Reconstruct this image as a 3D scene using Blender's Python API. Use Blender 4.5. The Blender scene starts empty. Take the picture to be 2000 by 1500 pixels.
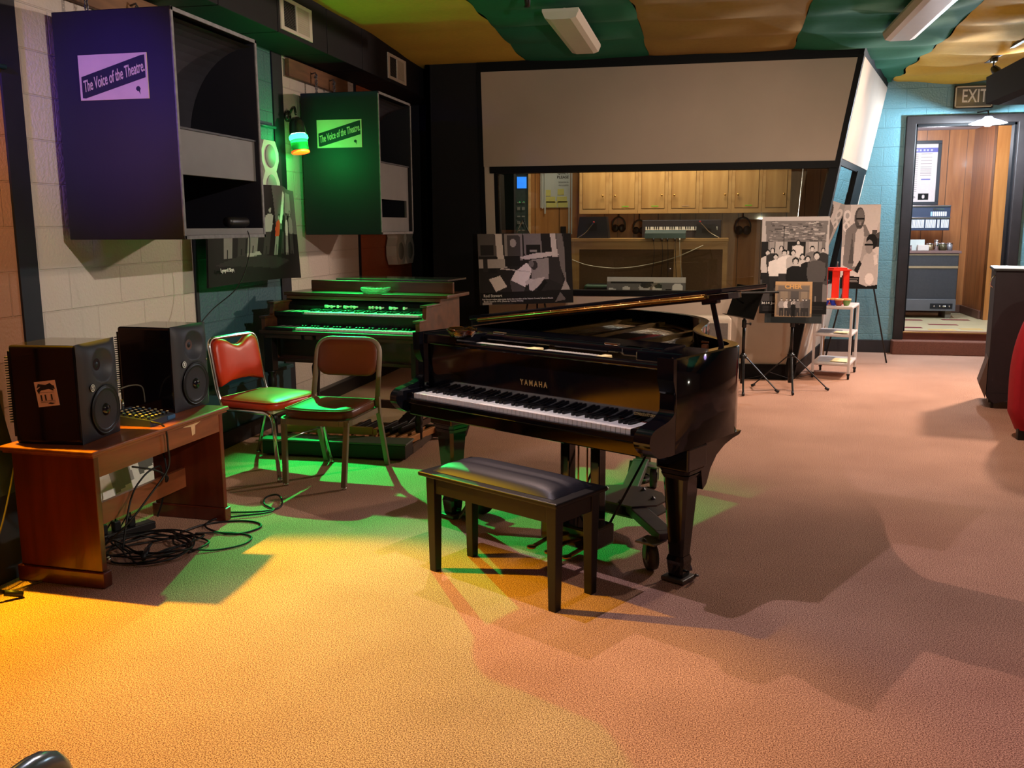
import bpy, bmesh, math, random
from mathutils import Vector, Matrix, Euler
random.seed(7)
S = bpy.context.scene
R_ = math.radians

def lin(c):
    return tuple(((v/255.0)/12.92 if v/255.0 <= 0.04045 else ((v/255.0+0.055)/1.055)**2.4) for v in c)

# ---------------------------------------------------------------- camera
cam_d = bpy.data.cameras.new('camera')
cam_d.sensor_width = 36.0
cam_d.lens = 32.4
cam_d.clip_start = 0.05
cam = bpy.data.objects.new('camera', cam_d)
S.collection.objects.link(cam)
S.camera = cam
_p, _r, _y = 0.170, -0.005, 0.208
_f = Vector((-math.sin(_y)*math.cos(_p), math.cos(_y)*math.cos(_p), -math.sin(_p)))
_rt = Vector((math.cos(_y), math.sin(_y), 0)); _up = _rt.cross(_f)
_r2 = _rt*math.cos(_r)+_up*math.sin(_r); _u2 = _up*math.cos(_r)-_rt*math.sin(_r)
cam.matrix_world = Matrix(((_r2.x,_u2.x,-_f.x,0),(_r2.y,_u2.y,-_f.y,0),(_r2.z,_u2.z,-_f.z,1.5),(0,0,0,1)))

# ---------------------------------------------------------------- world, exposure, room lights, added fill
w = bpy.data.worlds.new('world'); S.world = w; w.use_nodes = True
w.node_tree.nodes['Background'].inputs[0].default_value = (0.5, 0.42, 0.36, 1)
w.node_tree.nodes['Background'].inputs[1].default_value = 0.045
S.view_settings.view_transform = 'Standard'
S.view_settings.look = 'None'
S.view_settings.gamma = 1.0
S.view_settings.use_curve_mapping = False
S.view_settings.exposure = 0.0

def spot(name, loc, aim, power, col, angle=70, blend=0.4, size=0.03):
    d = bpy.data.lights.new(name, 'SPOT'); d.energy = power; d.color = col
    d.spot_size = R_(angle); d.spot_blend = blend; d.shadow_soft_size = size
    o = bpy.data.objects.new(name, d); S.collection.objects.link(o)
    o.location = loc
    o.rotation_euler = (Vector(aim)-Vector(loc)).to_track_quat('-Z','Y').to_euler()
    return o
def area(name, loc, aim, power, col, sx, sy):
    d = bpy.data.lights.new(name, 'AREA'); d.energy = power; d.color = col
    d.shape = 'RECTANGLE'; d.size = sx; d.size_y = sy
    o = bpy.data.objects.new(name, d); S.collection.objects.link(o)
    o.location = loc
    o.rotation_euler = (Vector(aim)-Vector(loc)).to_track_quat('-Z','Y').to_euler()
    return o
def point(name, loc, power, col, size=0.05):
    d = bpy.data.lights.new(name, 'POINT'); d.energy = power; d.color = col; d.shadow_soft_size = size
    o = bpy.data.objects.new(name, d); S.collection.objects.link(o); o.location = loc
    return o
AMBER = (1.0, 0.56, 0.010); GREEN = (0.01, 1.0, 0.15); WARM = (1.0, 0.76, 0.60); PINK = (1.0, 0.68, 0.60); BLUE = (0.06, 0.03, 1.0)
#LIGHTS
spot('amber_wall_light', (-3.16,3.45,1.97), (-1.75,2.9,0), 640, AMBER, 58, 0.4, 0.02)
point('amber_lamp_spill', (-3.12,3.40,1.97), 7, AMBER, 0.03)
spot('blue_wall_light', (-2.9,2.2,2.6), (-3.0,4.6,2.0), 200, BLUE, 36, 0.9, 0.04)
spot('green_wall_light', (-3.00,6.80,2.04), (-1.7,4.95,0), 930, GREEN, 62, 0.9, 0.02)
point('green_lamp_spill', (-3.03,6.80,2.05), 9, GREEN, 0.03)
spot('warm_track_light', (-1.5,5.2,3.05), (0.65,2.1,0), 200, PINK, 84, 0.5, 0.015)
spot('track_light_over_piano', (-1.1,3.45,2.6), (0.3,3.0,0), 85, (0.92,0.80,1.0), 125, 0.6, 0.015)
spot('right_track_light', (3.4,9.9,2.95), (0.4,5.8,0), 760, WARM, 136, 0.9, 0.10)
spot('centre_track_light', (1.3,6.2,3.05), (1.3,7.6,0), 210, WARM, 112, 0.8, 0.04)
spot('easel_track_light', (0.9,5.6,3.0), (0.3,9.2,0.8), 140, WARM, 75, 0.8, 0.04)
spot('wall_track_light', (2.4,2.6,3.0), (-3.3,5.3,1.0), 520, (0.98,0.86,0.74), 42, 0.7, 0.03)
spot('red_floor_light', (2.2,1.2,3.0), (1.7,1.9,0), 50, (1.0,0.10,0.12), 60, 0.8, 0.03)
spot('violet_floor_light', (2.6,2.4,3.0), (1.2,3.6,0), 30, (0.60,0.40,1.0), 80, 0.9, 0.2)
spot('added_ceiling_fill', (1.2,-0.8,1.6), (0.8,6.0,5.2), 700, (1.0,0.90,0.72), 84, 0.9, 0.03)  # unseen fill added behind the camera to brighten the ceiling fabric
area('control_room_light', (-0.6,10.3,2.75), (-0.6,10.6,0), 46, (1.0,0.88,0.74), 1.8, 0.3)
point('lobby_light', (2.75,12.7,2.5), 62, (0.9,0.92,1.0), 0.12)
#ENDLIGHTS

# ---------------------------------------------------------------- helpers
def mat(name, col, rough=0.6, metal=0.0, spec=0.5, noise=None, bump=None, coat=0.0, emit=None, trans=0.0, ior=1.45, alpha=1.0):
    """procedural principled material; noise=(scale, amount), bump=(scale, strength, distance)"""
    m = bpy.data.materials.new(name); m.use_nodes = True
    nt = m.node_tree; b = nt.nodes['Principled BSDF']; c = lin(col)
    b.inputs['Base Color'].default_value = (*c,1)
    b.inputs['Roughness'].default_value = rough; b.inputs['Metallic'].default_value = metal
    b.inputs['Specular IOR Level'].default_value = spec; b.inputs['Coat Weight'].default_value = coat
    b.inputs['Coat Roughness'].default_value = 0.05
    b.inputs['Transmission Weight'].default_value = trans; b.inputs['IOR'].default_value = ior
    b.inputs['Alpha'].default_value = alpha
    if emit:
        b.inputs['Emission Color'].default_value = (*lin(emit[0]),1); b.inputs['Emission Strength'].default_value = emit[1]
    tc = None
    if noise or bump:
        tc = nt.nodes.new('ShaderNodeTexCoord')
    if noise:
        n = nt.nodes.new('ShaderNodeTexNoise'); n.inputs['Scale'].default_value = noise[0]; n.inputs['Detail'].default_value = 6
        nt.links.new(tc.outputs['Object'], n.inputs['Vector'])
        r = nt.nodes.new('ShaderNodeValToRGB'); a = noise[1]
        r.color_ramp.elements[0].position = 0.3; r.color_ramp.elements[1].position = 0.7
        r.color_ramp.elements[0].color = (*[max(0,v*(1-a)) for v in c],1)
        r.color_ramp.elements[1].color = (*[min(1,v*(1+a)) for v in c],1)
        nt.links.new(n.outputs['Fac'], r.inputs['Fac']); nt.links.new(r.outputs['Color'], b.inputs['Base Color'])
    if bump:
        n = nt.nodes.new('ShaderNodeTexNoise'); n.inputs['Scale'].default_value = bump[0]; n.inputs['Detail'].default_value = 4
        nt.links.new(tc.outputs['Object'], n.inputs['Vector'])
        bp = nt.nodes.new('ShaderNodeBump'); bp.inputs['Strength'].default_value = bump[1]; bp.inputs['Distance'].default_value = bump[2]
        nt.links.new(n.outputs['Fac'], bp.inputs['Height']); nt.links.new(bp.outputs['Normal'], b.inputs['Normal'])
    return m

def wood(name, c1, c2, axis='X', scale=6.0, rough=0.4, coat=0.2):
    m = bpy.data.materials.new(name); m.use_nodes = True
    nt = m.node_tree; b = nt.nodes['Principled BSDF']
    tc = nt.nodes.new('ShaderNodeTexCoord'); mp = nt.nodes.new('ShaderNodeMapping')
    s = {'X':(0.12,1,1),'Y':(1,0.12,1),'Z':(1,1,0.10)}[axis]
    mp.inputs['Scale'].default_value = [v*scale for v in s]
    n = nt.nodes.new('ShaderNodeTexNoise'); n.inputs['Scale'].default_value = 3.0; n.inputs['Detail'].default_value = 8; n.inputs['Distortion'].default_value = 0.6
    r = nt.nodes.new('ShaderNodeValToRGB'); r.color_ramp.elements[0].position = 0.3; r.color_ramp.elements[1].position = 0.72
    r.color_ramp.elements[0].color = (*lin(c1),1); r.color_ramp.elements[1].color = (*lin(c2),1)
    nt.links.new(tc.outputs['Object'], mp.inputs['Vector']); nt.links.new(mp.outputs[0], n.inputs['Vector'])
    nt.links.new(n.outputs['Fac'], r.inputs['Fac']); nt.links.new(r.outputs['Color'], b.inputs['Base Color'])
    b.inputs['Roughness'].default_value = rough; b.inputs['Coat Weight'].default_value = coat
    return m

def block_mat(name, col, axis='Y', rough=0.55, spec=0.5, amt=0.06, mort=0.93):
    """painted concrete block: courses and joints as relief, lumpy paint"""
    m = bpy.data.materials.new(name); m.use_nodes = True
    nt = m.node_tree; b = nt.nodes['Principled BSDF']; c = lin(col)
    tc = nt.nodes.new('ShaderNodeTexCoord'); sp = nt.nodes.new('ShaderNodeSeparateXYZ'); cb = nt.nodes.new('ShaderNodeCombineXYZ')
    nt.links.new(tc.outputs['Object'], sp.inputs[0])
    nt.links.new(sp.outputs['Y' if axis == 'Y' else 'X'], cb.inputs['X']); nt.links.new(sp.outputs['Z'], cb.inputs['Y'])
    br = nt.nodes.new('ShaderNodeTexBrick'); nt.links.new(cb.outputs[0], br.inputs['Vector'])
    br.inputs['Scale'].default_value = 1.0; br.inputs['Brick Width'].default_value = 0.43; br.inputs['Row Height'].default_value = 0.215
    br.inputs['Mortar Size'].default_value = 0.005; br.inputs['Mortar Smooth'].default_value = 0.5
    br.inputs['Color1'].default_value = (*c,1); br.inputs['Color2'].default_value = (*[v*(1-amt*0.5) for v in c],1)
    br.inputs['Mortar'].default_value = (*[v*mort for v in c],1)
    n = nt.nodes.new('ShaderNodeTexNoise'); n.inputs['Scale'].default_value = 55; n.inputs['Detail'].default_value = 8
    nt.links.new(tc.outputs['Object'], n.inputs['Vector'])
    n2 = nt.nodes.new('ShaderNodeTexNoise'); n2.inputs['Scale'].default_value = 2.2; n2.inputs['Detail'].default_value = 5
    nt.links.new(tc.outputs['Object'], n2.inputs['Vector'])
    mx = nt.nodes.new('ShaderNodeMix'); mx.data_type = 'RGBA'; mx.blend_type = 'MULTIPLY'; mx.inputs[0].default_value = 0.35
    nt.links.new(br.outputs['Color'], mx.inputs[6]); nt.links.new(n2.outputs['Color'], mx.inputs[7])
    nt.links.new(br.outputs['Color'], b.inputs['Base Color'])
    s1 = nt.nodes.new('ShaderNodeMath'); s1.operation = 'MULTIPLY'; s1.inputs[1].default_value = -0.7
    nt.links.new(br.outputs['Fac'], s1.inputs[0])
    s2 = nt.nodes.new('ShaderNodeMath'); s2.operation = 'MULTIPLY_ADD'; s2.inputs[1].default_value = 0.8
    nt.links.new(n.outputs['Fac'], s2.inputs[0]); nt.links.new(s1.outputs[0], s2.inputs[2])
    bp = nt.nodes.new('ShaderNodeBump'); bp.inputs['Strength'].default_value = 0.8; bp.inputs['Distance'].default_value = 0.008
    nt.links.new(s2.outputs[0], bp.inputs['Height']); nt.links.new(bp.outputs['Normal'], b.inputs['Normal'])
    b.inputs['Roughness'].default_value = rough; b.inputs['Specular IOR Level'].default_value = spec
    return m

class MB:
    """collects shapes into one mesh"""
    def __init__(s): s.bm = bmesh.new(); s.mi = 0; s.M = Matrix.Identity(4)
    def use(s, i): s.mi = i; return s
    def xf(s, M): s.M = M; return s
    def _fin(s, vs, fs):
        for v in vs: v.co = s.M @ v.co
        for f in fs: f.material_index = s.mi
    def box(s, c, d, rot=None, bev=0.0, seg=2, taper=None):
        r = bmesh.ops.create_cube(s.bm, size=1.0); vs = r['verts']
        for v in vs:
            v.co = Vector((v.co.x*d[0], v.co.y*d[1], v.co.z*d[2]))
            if taper and v.co.z < 0: v.co.x *= taper; v.co.y *= taper
        fs = list({f for v in vs for f in v.link_faces})
        if bev > 0:
            es = list({e for v in vs for e in v.link_edges})
            rr = bmesh.ops.bevel(s.bm, geom=vs+es, offset=min(bev, min(d)*0.45), segments=seg, profile=0.5, affect='EDGES')
            fs = list({f for f in rr['faces']} | {f for f in fs if f.is_valid})
            vs = list({v for f in fs for v in f.verts})
        T = Matrix.Translation(Vector(c))
        if rot is not None: T = T @ (rot.to_4x4() if not isinstance(rot, tuple) else Euler(rot).to_matrix().to_4x4())
        for v in vs: v.co = T @ v.co
        s._fin(vs, fs); return s
    def b2(s, a, b, bev=0.0, seg=2):
        a = Vector(a); b = Vector(b)
        return s.box((a+b)/2, [abs(x) for x in (b-a)], bev=bev, seg=seg)
    def poly(s, pts):
        vs = [s.bm.verts.new(s.M @ Vector(p)) for p in pts]
        f = s.bm.faces.new(vs); f.material_index = s.mi; return s
    def prism(s, pts, d):
        """pts: planar loop, d: extrusion vector"""
        d = Vector(d); n = len(pts)
        a = [s.bm.verts.new(s.M @ Vector(p)) for p in pts]
        b = [s.bm.verts.new(s.M @ (Vector(p)+d)) for p in pts]
        fs = [s.bm.faces.new(a), s.bm.faces.new(b[::-1])]
        for i in range(n): fs.append(s.bm.faces.new([a[(i+1)%n], a[i], b[i], b[(i+1)%n]]))
        for f in fs: f.material_index = s.mi
        return s
    def tube(s, pts, r, n=8, closed=False, caps=True):
        """round bar or pipe along a path; r a number or a list"""
        P = [Vector(p) for p in pts]; m = len(P); rs = r if isinstance(r, (list, tuple)) else [r]*m
        rings = []; prev = None
        for i, p in enumerate(P):
            if closed: t = P[(i+1)%m]-P[i-1]
            else: t = P[min(i+1,m-1)]-P[max(i-1,0)]
            t.normalize()
            if prev is None:
                u = t.cross(Vector((0,0,1)));
                if u.length < 0.05: u = t.cross(Vector((1,0,0)))
            else:
                u = prev - t*prev.dot(t)
                if u.length < 1e-4: u = t.cross(Vector((0,1,0)))
            u.normalize(); prev = u; v = t.cross(u)
            rings.append([s.bm.verts.new(s.M @ (p + (u*math.cos(2*math.pi*k/n)+v*math.sin(2*math.pi*k/n))*rs[i])) for k in range(n)])
        fs = []
        for i in range(m if closed else m-1):
            A = rings[i]; B = rings[(i+1)%m]
            for k in range(n): fs.append(s.bm.faces.new([A[k], A[(k+1)%n], B[(k+1)%n], B[k]]))
        if caps and not closed:
            fs.append(s.bm.faces.new(rings[0][::-1])); fs.append(s.bm.faces.new(rings[-1]))
        for f in fs: f.material_index = s.mi; f.smooth = True
        return s
    def bar(s, a, b, wd, th, up=(0,0,1), bev=0.0):
        """rectangular bar from a to b"""
        a = Vector(a); b = Vector(b); t = (b-a); L = t.length; t.normalize()
        x = t.cross(Vector(up));
        if x.length < 1e-3: x = t.cross(Vector((1,0,0)))
        x.normalize(); y = x.cross(t)
        M = Matrix((x, t, y)).transposed()
        return s.box((a+b)/2, (wd, L, th), rot=M, bev=bev)
    def lathe(s, prof, c=(0,0,0), n=24, axis=None, caps=False):
        """prof: list of (radius, height) turned about +Z (or axis) at c"""
        T = Matrix.Translation(Vector(c))
        if axis is not None: T = T @ Vector(axis).to_track_quat('Z','Y').to_matrix().to_4x4()
        rings = []
        for (r, z) in prof:
            if r < 1e-6: rings.append([s.bm.verts.new(s.M @ T @ Vector((0,0,z)))])
            else: rings.append([s.bm.verts.new(s.M @ T @ Vector((r*math.cos(2*math.pi*k/n), r*math.sin(2*math.pi*k/n), z))) for k in range(n)])
        fs = []
        for A, B in zip(rings, rings[1:]):
            for k in range(n):
                k2 = (k+1)%n
                if len(A) == 1 and len(B) == 1: continue
                if len(A) == 1: fs.append(s.bm.faces.new([A[0], B[k], B[k2]]))
                elif len(B) == 1: fs.append(s.bm.faces.new([A[k], A[k2], B[0]]))
                else: fs.append(s.bm.faces.new([A[k], A[k2], B[k2], B[k]]))
        if caps:
            if len(rings[0]) > 1: fs.append(s.bm.faces.new(rings[0][::-1]))
            if len(rings[-1]) > 1: fs.append(s.bm.faces.new(rings[-1]))
        for f in fs: f.material_index = s.mi; f.smooth = True
        return s
    def text(s, body, size, M, shear=0.0, ext=0.0006, width=None, bold=0.0, space=1.0):
        cu = bpy.data.curves.new('lettering', 'FONT'); cu.body = body; cu.size = size; cu.shear = shear
        cu.extrude = ext; cu.align_x = 'CENTER'; cu.align_y = 'CENTER'; cu.offset = bold; cu.space_character = space
        cu.resolution_u = 3
        o = bpy.data.objects.new('lettering', cu)
        me = bpy.data.meshes.new_from_object(o)
        if width:
            xs = [v.co.x for v in me.vertices]
            if xs:
                k = width/(max(xs)-min(xs)); mid = (max(xs)+min(xs))/2
                for v in me.vertices: v.co.x = (v.co.x-mid)*k
        me.transform(s.M @ M)
        for p in me.polygons: p.material_index = s.mi
        n0 = len(s.bm.faces)
        s.bm.from_mesh(me); s.bm.faces.ensure_lookup_table()
        for f in s.bm.faces[n0:]: f.material_index = s.mi
        bpy.data.objects.remove(o); bpy.data.curves.remove(cu); bpy.data.meshes.remove(me)
        return s
    def build(s, name, mats, parent=None, smooth=False, wn=True):
        bmesh.ops.recalc_face_normals(s.bm, faces=s.bm.faces)
        me = bpy.data.meshes.new(name); s.bm.to_mesh(me); s.bm.free()
        if not isinstance(mats, (list, tuple)): mats = [mats]
        for m in mats: me.materials.append(m)
        if smooth:
            for p in me.polygons: p.use_smooth = True
        o = bpy.data.objects.new(name, me); S.collection.objects.link(o)
        if parent: o.parent = parent
        return o

def tag(o, label=None, cat=None, group=None, kind=None):
    if label: o['label'] = label
    if cat: o['category'] = cat
    if group: o['group'] = group
    if kind: o['kind'] = kind
    return o
def thing(name, label, cat, loc=(0,0,0), rz=0.0, group=None, rot=None):
    o = bpy.data.objects.new(name, None); S.collection.objects.link(o); o.empty_display_size = 0.1
    o.location = loc; o.rotation_euler = rot if rot else (0,0,rz)
    return tag(o, label, cat, group)
def copy_tree(o, parent=None):
    c = o.copy(); S.collection.objects.link(c)
    if parent: c.parent = parent
    for ch in list(o.children): copy_tree(ch, c)
    return c
def struct(name, mb, m, smooth=False):
    return tag(mb.build(name, m, smooth=smooth), kind='structure')
def fm(loc, x=(1,0,0), up=(0,0,1)):
    """frame for lettering: text x runs along x, text y along up"""
    x = Vector(x).normalized(); y = Vector(up).normalized(); z = x.cross(y)
    M = Matrix((x, y, z)).transposed().to_4x4(); M.translation = Vector(loc); return M
def arc(c, r, a0, a1, n, ax=(1,0,0), ay=(0,0,1)):
    c = Vector(c); ax = Vector(ax); ay = Vector(ay)
    return [c + ax*r*math.cos(R_(a0+(a1-a0)*i/n)) + ay*r*math.sin(R_(a0+(a1-a0)*i/n)) for i in range(n+1)]

# ---------------------------------------------------------------- materials
BLACKG = mat('black_gloss', (12,12,17), 0.08, coat=0.4, bump=(900,0.02,0.0002))
BLACKS = mat('black_satin', (15,14,15), 0.4, noise=(40,0.15))
BLACKM = mat('black_matte', (16,15,18), 0.8, noise=(30,0.2))
BLKPL = mat('black_plastic', (28,28,32), 0.45, bump=(600,0.15,0.0004))
BRASS = mat('brass', (196,150,80), 0.28, 1.0, noise=(60,0.2))
GOLDPL = mat('gold_plate', (150,112,58), 0.35, 0.6, noise=(20,0.1))
IVORY = mat('ivory_key', (236,232,222), 0.25, noise=(30,0.03))
CHROME = mat('chrome', (215,215,215), 0.15, 1.0, noise=(30,0.05))
STEEL = mat('brushed_steel', (120,116,112), 0.42, 0.6, noise=(80,0.08))
WHITEP = mat('white_paint', (212,202,194), 0.5, noise=(8,0.03))
GREYP = mat('grey_paint', (118,112,112), 0.55, noise=(10,0.08))
# ================================================================ THE SETTING
WALLX = -3.29
def band_mats():
    return [block_mat('block_brown_wall', (168,112,78)), mat('batten_dark', (24,22,34), 0.6, noise=(8,0.15)),
            block_mat('block_white_wall', (205,190,180)), block_mat('block_teal_wall', (62,98,108)),
            block_mat('block_orange_wall', (172,92,58)), mat('wall_black', (9,9,15), 0.85, noise=(6,0.2))]
mb = MB()
bands = [(-1.5,3.93,0),(3.93,4.06,1),(4.06,5.51,2),(5.51,5.545,1),(5.545,6.77,3),(6.77,6.94,1),(6.94,8.465,2),(8.465,8.505,1),(8.505,10.1,4),(10.1,12.2,5)]
for y0, y1, m in bands:
    mb.use(m); 
    if m == 1: mb.b2((WALLX-0.1,y0,0),(WALLX+0.012,y1,3.4))
    else: mb.b2((WALLX-0.1,y0,0),(WALLX,y1,3.4))
struct('wall_left', mb, band_mats())

# cork coloured flecked carpet
fl = bpy.data.materials.new('flecked_carpet'); fl.use_nodes = True
nt = fl.node_tree; b = nt.nodes['Principled BSDF']; tc = nt.nodes.new('ShaderNodeTexCoord')
n = nt.nodes.new('ShaderNodeTexNoise'); n.inputs['Scale'].default_value = 240; n.inputs['Detail'].default_value = 4
r = nt.nodes.new('ShaderNodeValToRGB'); r.color_ramp.elements[0].position = 0.40; r.color_ramp.elements[1].position = 0.60
r.color_ramp.elements[0].color = (*lin((122,78,64)),1); r.color_ramp.elements[1].color = (*lin((230,184,158)),1)
n2 = nt.nodes.new('ShaderNodeTexNoise'); n2.inputs['Scale'].default_value = 1.6; n2.inputs['Detail'].default_value = 6
r2 = nt.nodes.new('ShaderNodeValToRGB'); r2.color_ramp.elements[0].position = 0.3; r2.color_ramp.elements[1].position = 0.65
r2.color_ramp.elements[0].color = (0.80,0.77,0.76,1); r2.color_ramp.elements[1].color = (1,1,1,1)
mx = nt.nodes.new('ShaderNodeMix'); mx.data_type = 'RGBA'; mx.blend_type = 'MULTIPLY'; mx.inputs[0].default_value = 1.0
for nn in (n, n2): nt.links.new(tc.outputs['Object'], nn.inputs['Vector'])
nt.links.new(n.outputs['Fac'], r.inputs['Fac']); nt.links.new(n2.outputs['Fac'], r2.inputs['Fac'])
nt.links.new(r.outputs['Color'], mx.inputs[6]); nt.links.new(r2.outputs['Color'], mx.inputs[7]); nt.links.new(mx.outputs[2], b.inputs['Base Color'])
bp = nt.nodes.new('ShaderNodeBump'); bp.inputs['Strength'].default_value = 0.3; bp.inputs['Distance'].default_value = 0.003
nt.links.new(n.outputs['Fac'], bp.inputs['Height']); nt.links.new(bp.outputs['Normal'], b.inputs['Normal'])
b.inputs['Roughness'].default_value = 0.95; b.inputs['Specular IOR Level'].default_value = 0.1
mb = MB(); mb.b2((-3.4,-1.5,-0.06),(5.1,11.55,0)); struct('floor', mb, fl)

# ceiling board and the hung, quilted fabric strips below it
mb = MB(); mb.b2((-3.4,-1.5,3.34),(5.1,11.6,3.42)); struct('ceiling', mb, mat('ceiling_board', (40,38,36), 0.9, noise=(4,0.2)))
FY = mat('fabric_yellow', (200,168,62), 0.9, noise=(30,0.05), bump=(300,0.2,0.001))
FG = mat('fabric_green', (20,108,80), 0.9, noise=(30,0.06), bump=(300,0.2,0.001))
FT = mat('fabric_tan', (150,122,60), 0.9, noise=(30,0.05), bump=(300,0.2,0.001))
strips = [(-2.95,-1.82,FY,0.25),(-1.82,-0.61,FG,1),(-0.61,0.715,FT,1),(0.715,1.98,FG,1.1),(1.98,3.35,FY,1.5),(3.35,5.0,FG,1.2)]
for k, (x0, x1, m, puff) in enumerate(strips):
    mb = MB(); NX, NY = 22, 150; y0, y1 = -1.4, 11.52
    vs = []
    for j in range(NY+1):
        y = y0+(y1-y0)*j/NY; zc = 3.145-0.042*min(1.3,max(0,y-8))
        row = []
        for i in range(NX+1):
            t = i/NX; x = x0+(x1-x0)*t
            q = abs(math.sin(math.pi*y/0.62+0.4*math.sin(k*1.7)))       # pillows between the quilting lines
            edge = math.sin(math.pi*t)
            z = zc + 0.010 - puff*(0.030*(q**0.6)*(edge**0.4+0.15) + 0.012*math.sin(7*x+3.1*y+k)*q)
            if i in (0, NX): x += 0.012*math.sin(2*math.pi*y/0.62+k)*min(puff,1) + 0.014*math.sin(9*y+k)
            row.append(mb.bm.verts.new((x,y,z)))
        vs.append(row)
    for j in range(NY):
        for i in range(NX):
            f = mb.bm.faces.new([vs[j][i],vs[j][i+1],vs[j+1][i+1],vs[j+1][i]]); f.smooth = True
    o = mb.build('ceiling', m); tag(o, kind='structure')

# boxed duct along the left wall top
CHAR = mat('charcoal_paint', (24,22,30), 0.7, spec=0.3, noise=(5,0.15))
mb = MB()
seams = [-1.5,0.3,1.9,3.6,5.35,6.15,7.0,7.75,8.45,10.12]
for a, c in zip(seams, seams[1:]): mb.b2((WALLX,a+0.006,2.815),(-2.92,c-0.006,3.22), bev=0.004)
mb.b2((WALLX+0.005,-1.5,2.82),(-2.925,10.12,3.22))
struct('trim_1', mb, CHAR)
# low boxed chase and baseboard on the left wall
TEALD = mat('teal_trim', (40,74,84), 0.45, noise=(6,0.12))
mb = MB(); mb.b2((WALLX,4.7,0.0),(-3.215,6.72,0.40)); mb.b2((WALLX,4.7,0.40),(-3.195,6.74,0.43), bev=0.006); struct('trim_2', mb, TEALD)
mb = MB(); mb.b2((-3.215,4.7,0),(-3.19,10.1,0.115), bev=0.005); mb.b2((WALLX,-1.5,0),(-3.265,4.7,0.13), bev=0.004); mb.b2((WALLX,6.74,0),(-3.2,10.1,0.10)); struct('baseboard_left', mb, BLACKS)

# black partition beyond the orange bay, with a black door in it
BLKW = mat('wall_black_paint', (9,9,15), 0.8, noise=(5,0.2))
mb = MB(); mb.b2((WALLX,10.1,0),(-2.1,10.2,3.3)); mb.b2((-2.84,9.29,0),(-2.79,10.1,3.3)); mb.b2((-2.84,9.29,0),(-2.2,9.35,3.3)); struct('wall_corner', mb, BLKW)
mb = MB(); mb.b2((-2.95,10.055,0.01),(-2.3,10.1,2.15), bev=0.004); d = struct('door_2', mb, mat('door_black', (13,12,18), 0.5, noise=(5,0.2)))
mb = MB(); mb.lathe([(0,0),(0.02,0),(0.02,0.02),(0.012,0.03),(0.028,0.05),(0.026,0.07),(0,0.08)], c=(-2.4,10.055,1.03), axis=(0,-1,0)); mb.build('door_knob', BLACKS, d)

# ---------------------------------------------------------------- control room front
CLOTH = mat('acoustic_cloth', (176,160,146), 0.9, noise=(3,0.03), bump=(700,0.25,0.0008))
PAINTW = mat('control_wall_white', (196,180,164), 0.75, noise=(4,0.04))
BLKT = mat('black_trim', (7,7,10), 0.6, spec=0.2, noise=(9,0.2))
FYY = 9.27
cx = lambda z: 0.84+0.165*z            # leaning right hand corner
lx = lambda z: -2.18-0.024*z           # left edge
def fq(mb, z0, z1, l0, l1, r0, r1, y=FYY, d=0.1):
    mb.prism([(l0,y,z0),(r0,y,z0),(r1,y,z1),(l1,y,z1)], (0,d,0))
mb = MB()
mb.use(0); fq(mb, 0.15, 0.80, lx(.15), lx(.8), cx(.15)-0.085, cx(.8)-0.085)             # wall under the window
fq(mb, 0.80, 2.09, lx(.8), lx(2.09), lx(.8)+0.095, lx(2.09)+0.095)                       # left jamb
mb.use(1); fq(mb, 0, 0.15, lx(0), lx(.15), cx(0), cx(.15), FYY-0.02, 0.12)                 # black base
fq(mb, 0.0, 3.02, cx(0)-0.085, cx(3.02)-0.085, cx(0), cx(3.02), FYY-0.015, 0.12)           # black corner post
fq(mb, 2.02, 2.085, lx(2)+0.06, lx(2.09)+0.06, cx(2.02)-0.02, cx(2.09)-0.02, FYY-0.03, 0.16)
fq(mb, 3.0, 3.03, lx(3.0)-0.03, lx(3.03)-0.03, cx(3.0), cx(3.03), FYY-0.02, 0.12)
fq(mb, 0.0, 3.03, lx(0)-0.05, lx(3.03)-0.05, lx(0), lx(3.03), FYY-0.01, 0.12)
fq(mb, 3.03, 3.3, lx(3.03)-0.05, lx(3.3)-0.05, cx(3.03), cx(3.3), FYY+0.01, 0.1)
struct('wall_front', mb, [PAINTW, BLKT])
mb = MB(); fq(mb, 2.085, 3.0, lx(2.09)+0.0, lx(3.0)+0.0, cx(2.09)-0.05, cx(3.0)-0.05, FYY-0.025, 0.12)
struct('trim_3', mb, CLOTH)
GLASS = mat('window_glass', (255,255,255), 0.0, trans=1.0, ior=1.45)
def thin_glass(name, tint, gain=1.0):
    m = bpy.data.materials.new(name); m.use_nodes = True; nt = m.node_tree; nt.nodes.clear()
    o = nt.nodes.new('ShaderNodeOutputMaterial'); mx = nt.nodes.new('ShaderNodeMixShader')
    t = nt.nodes.new('ShaderNodeBsdfTransparent'); g = nt.nodes.new('ShaderNodeBsdfGlossy'); fr = nt.nodes.new('ShaderNodeFresnel')
    fr.inputs['IOR'].default_value = 1.55; g.inputs['Roughness'].default_value = 0.0; t.inputs['Color'].default_value = (*tint,1)
    mu = nt.nodes.new('ShaderNodeMath'); mu.operation = 'MULTIPLY'; mu.inputs[1].default_value = gain; mu.use_clamp = True
    nt.links.new(fr.outputs[0], mu.inputs[0]); nt.links.new(mu.outputs[0], mx.inputs[0])
    nt.links.new(t.outputs[0], mx.inputs[1]); nt.links.new(g.outputs[0], mx.inputs[2]); nt.links.new(mx.outputs[0], o.inputs[0])
    return m
TG = thin_glass('thin_window_glass', (0.86,0.88,0.84), 1.5)
w1 = MB(); w1.use(0)
fq(w1, 0.80, 0.855, lx(.8)+0.095, lx(.855)+0.095, cx(.8)-0.085, cx(.855)-0.085, FYY-0.01, 0.14)
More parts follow.
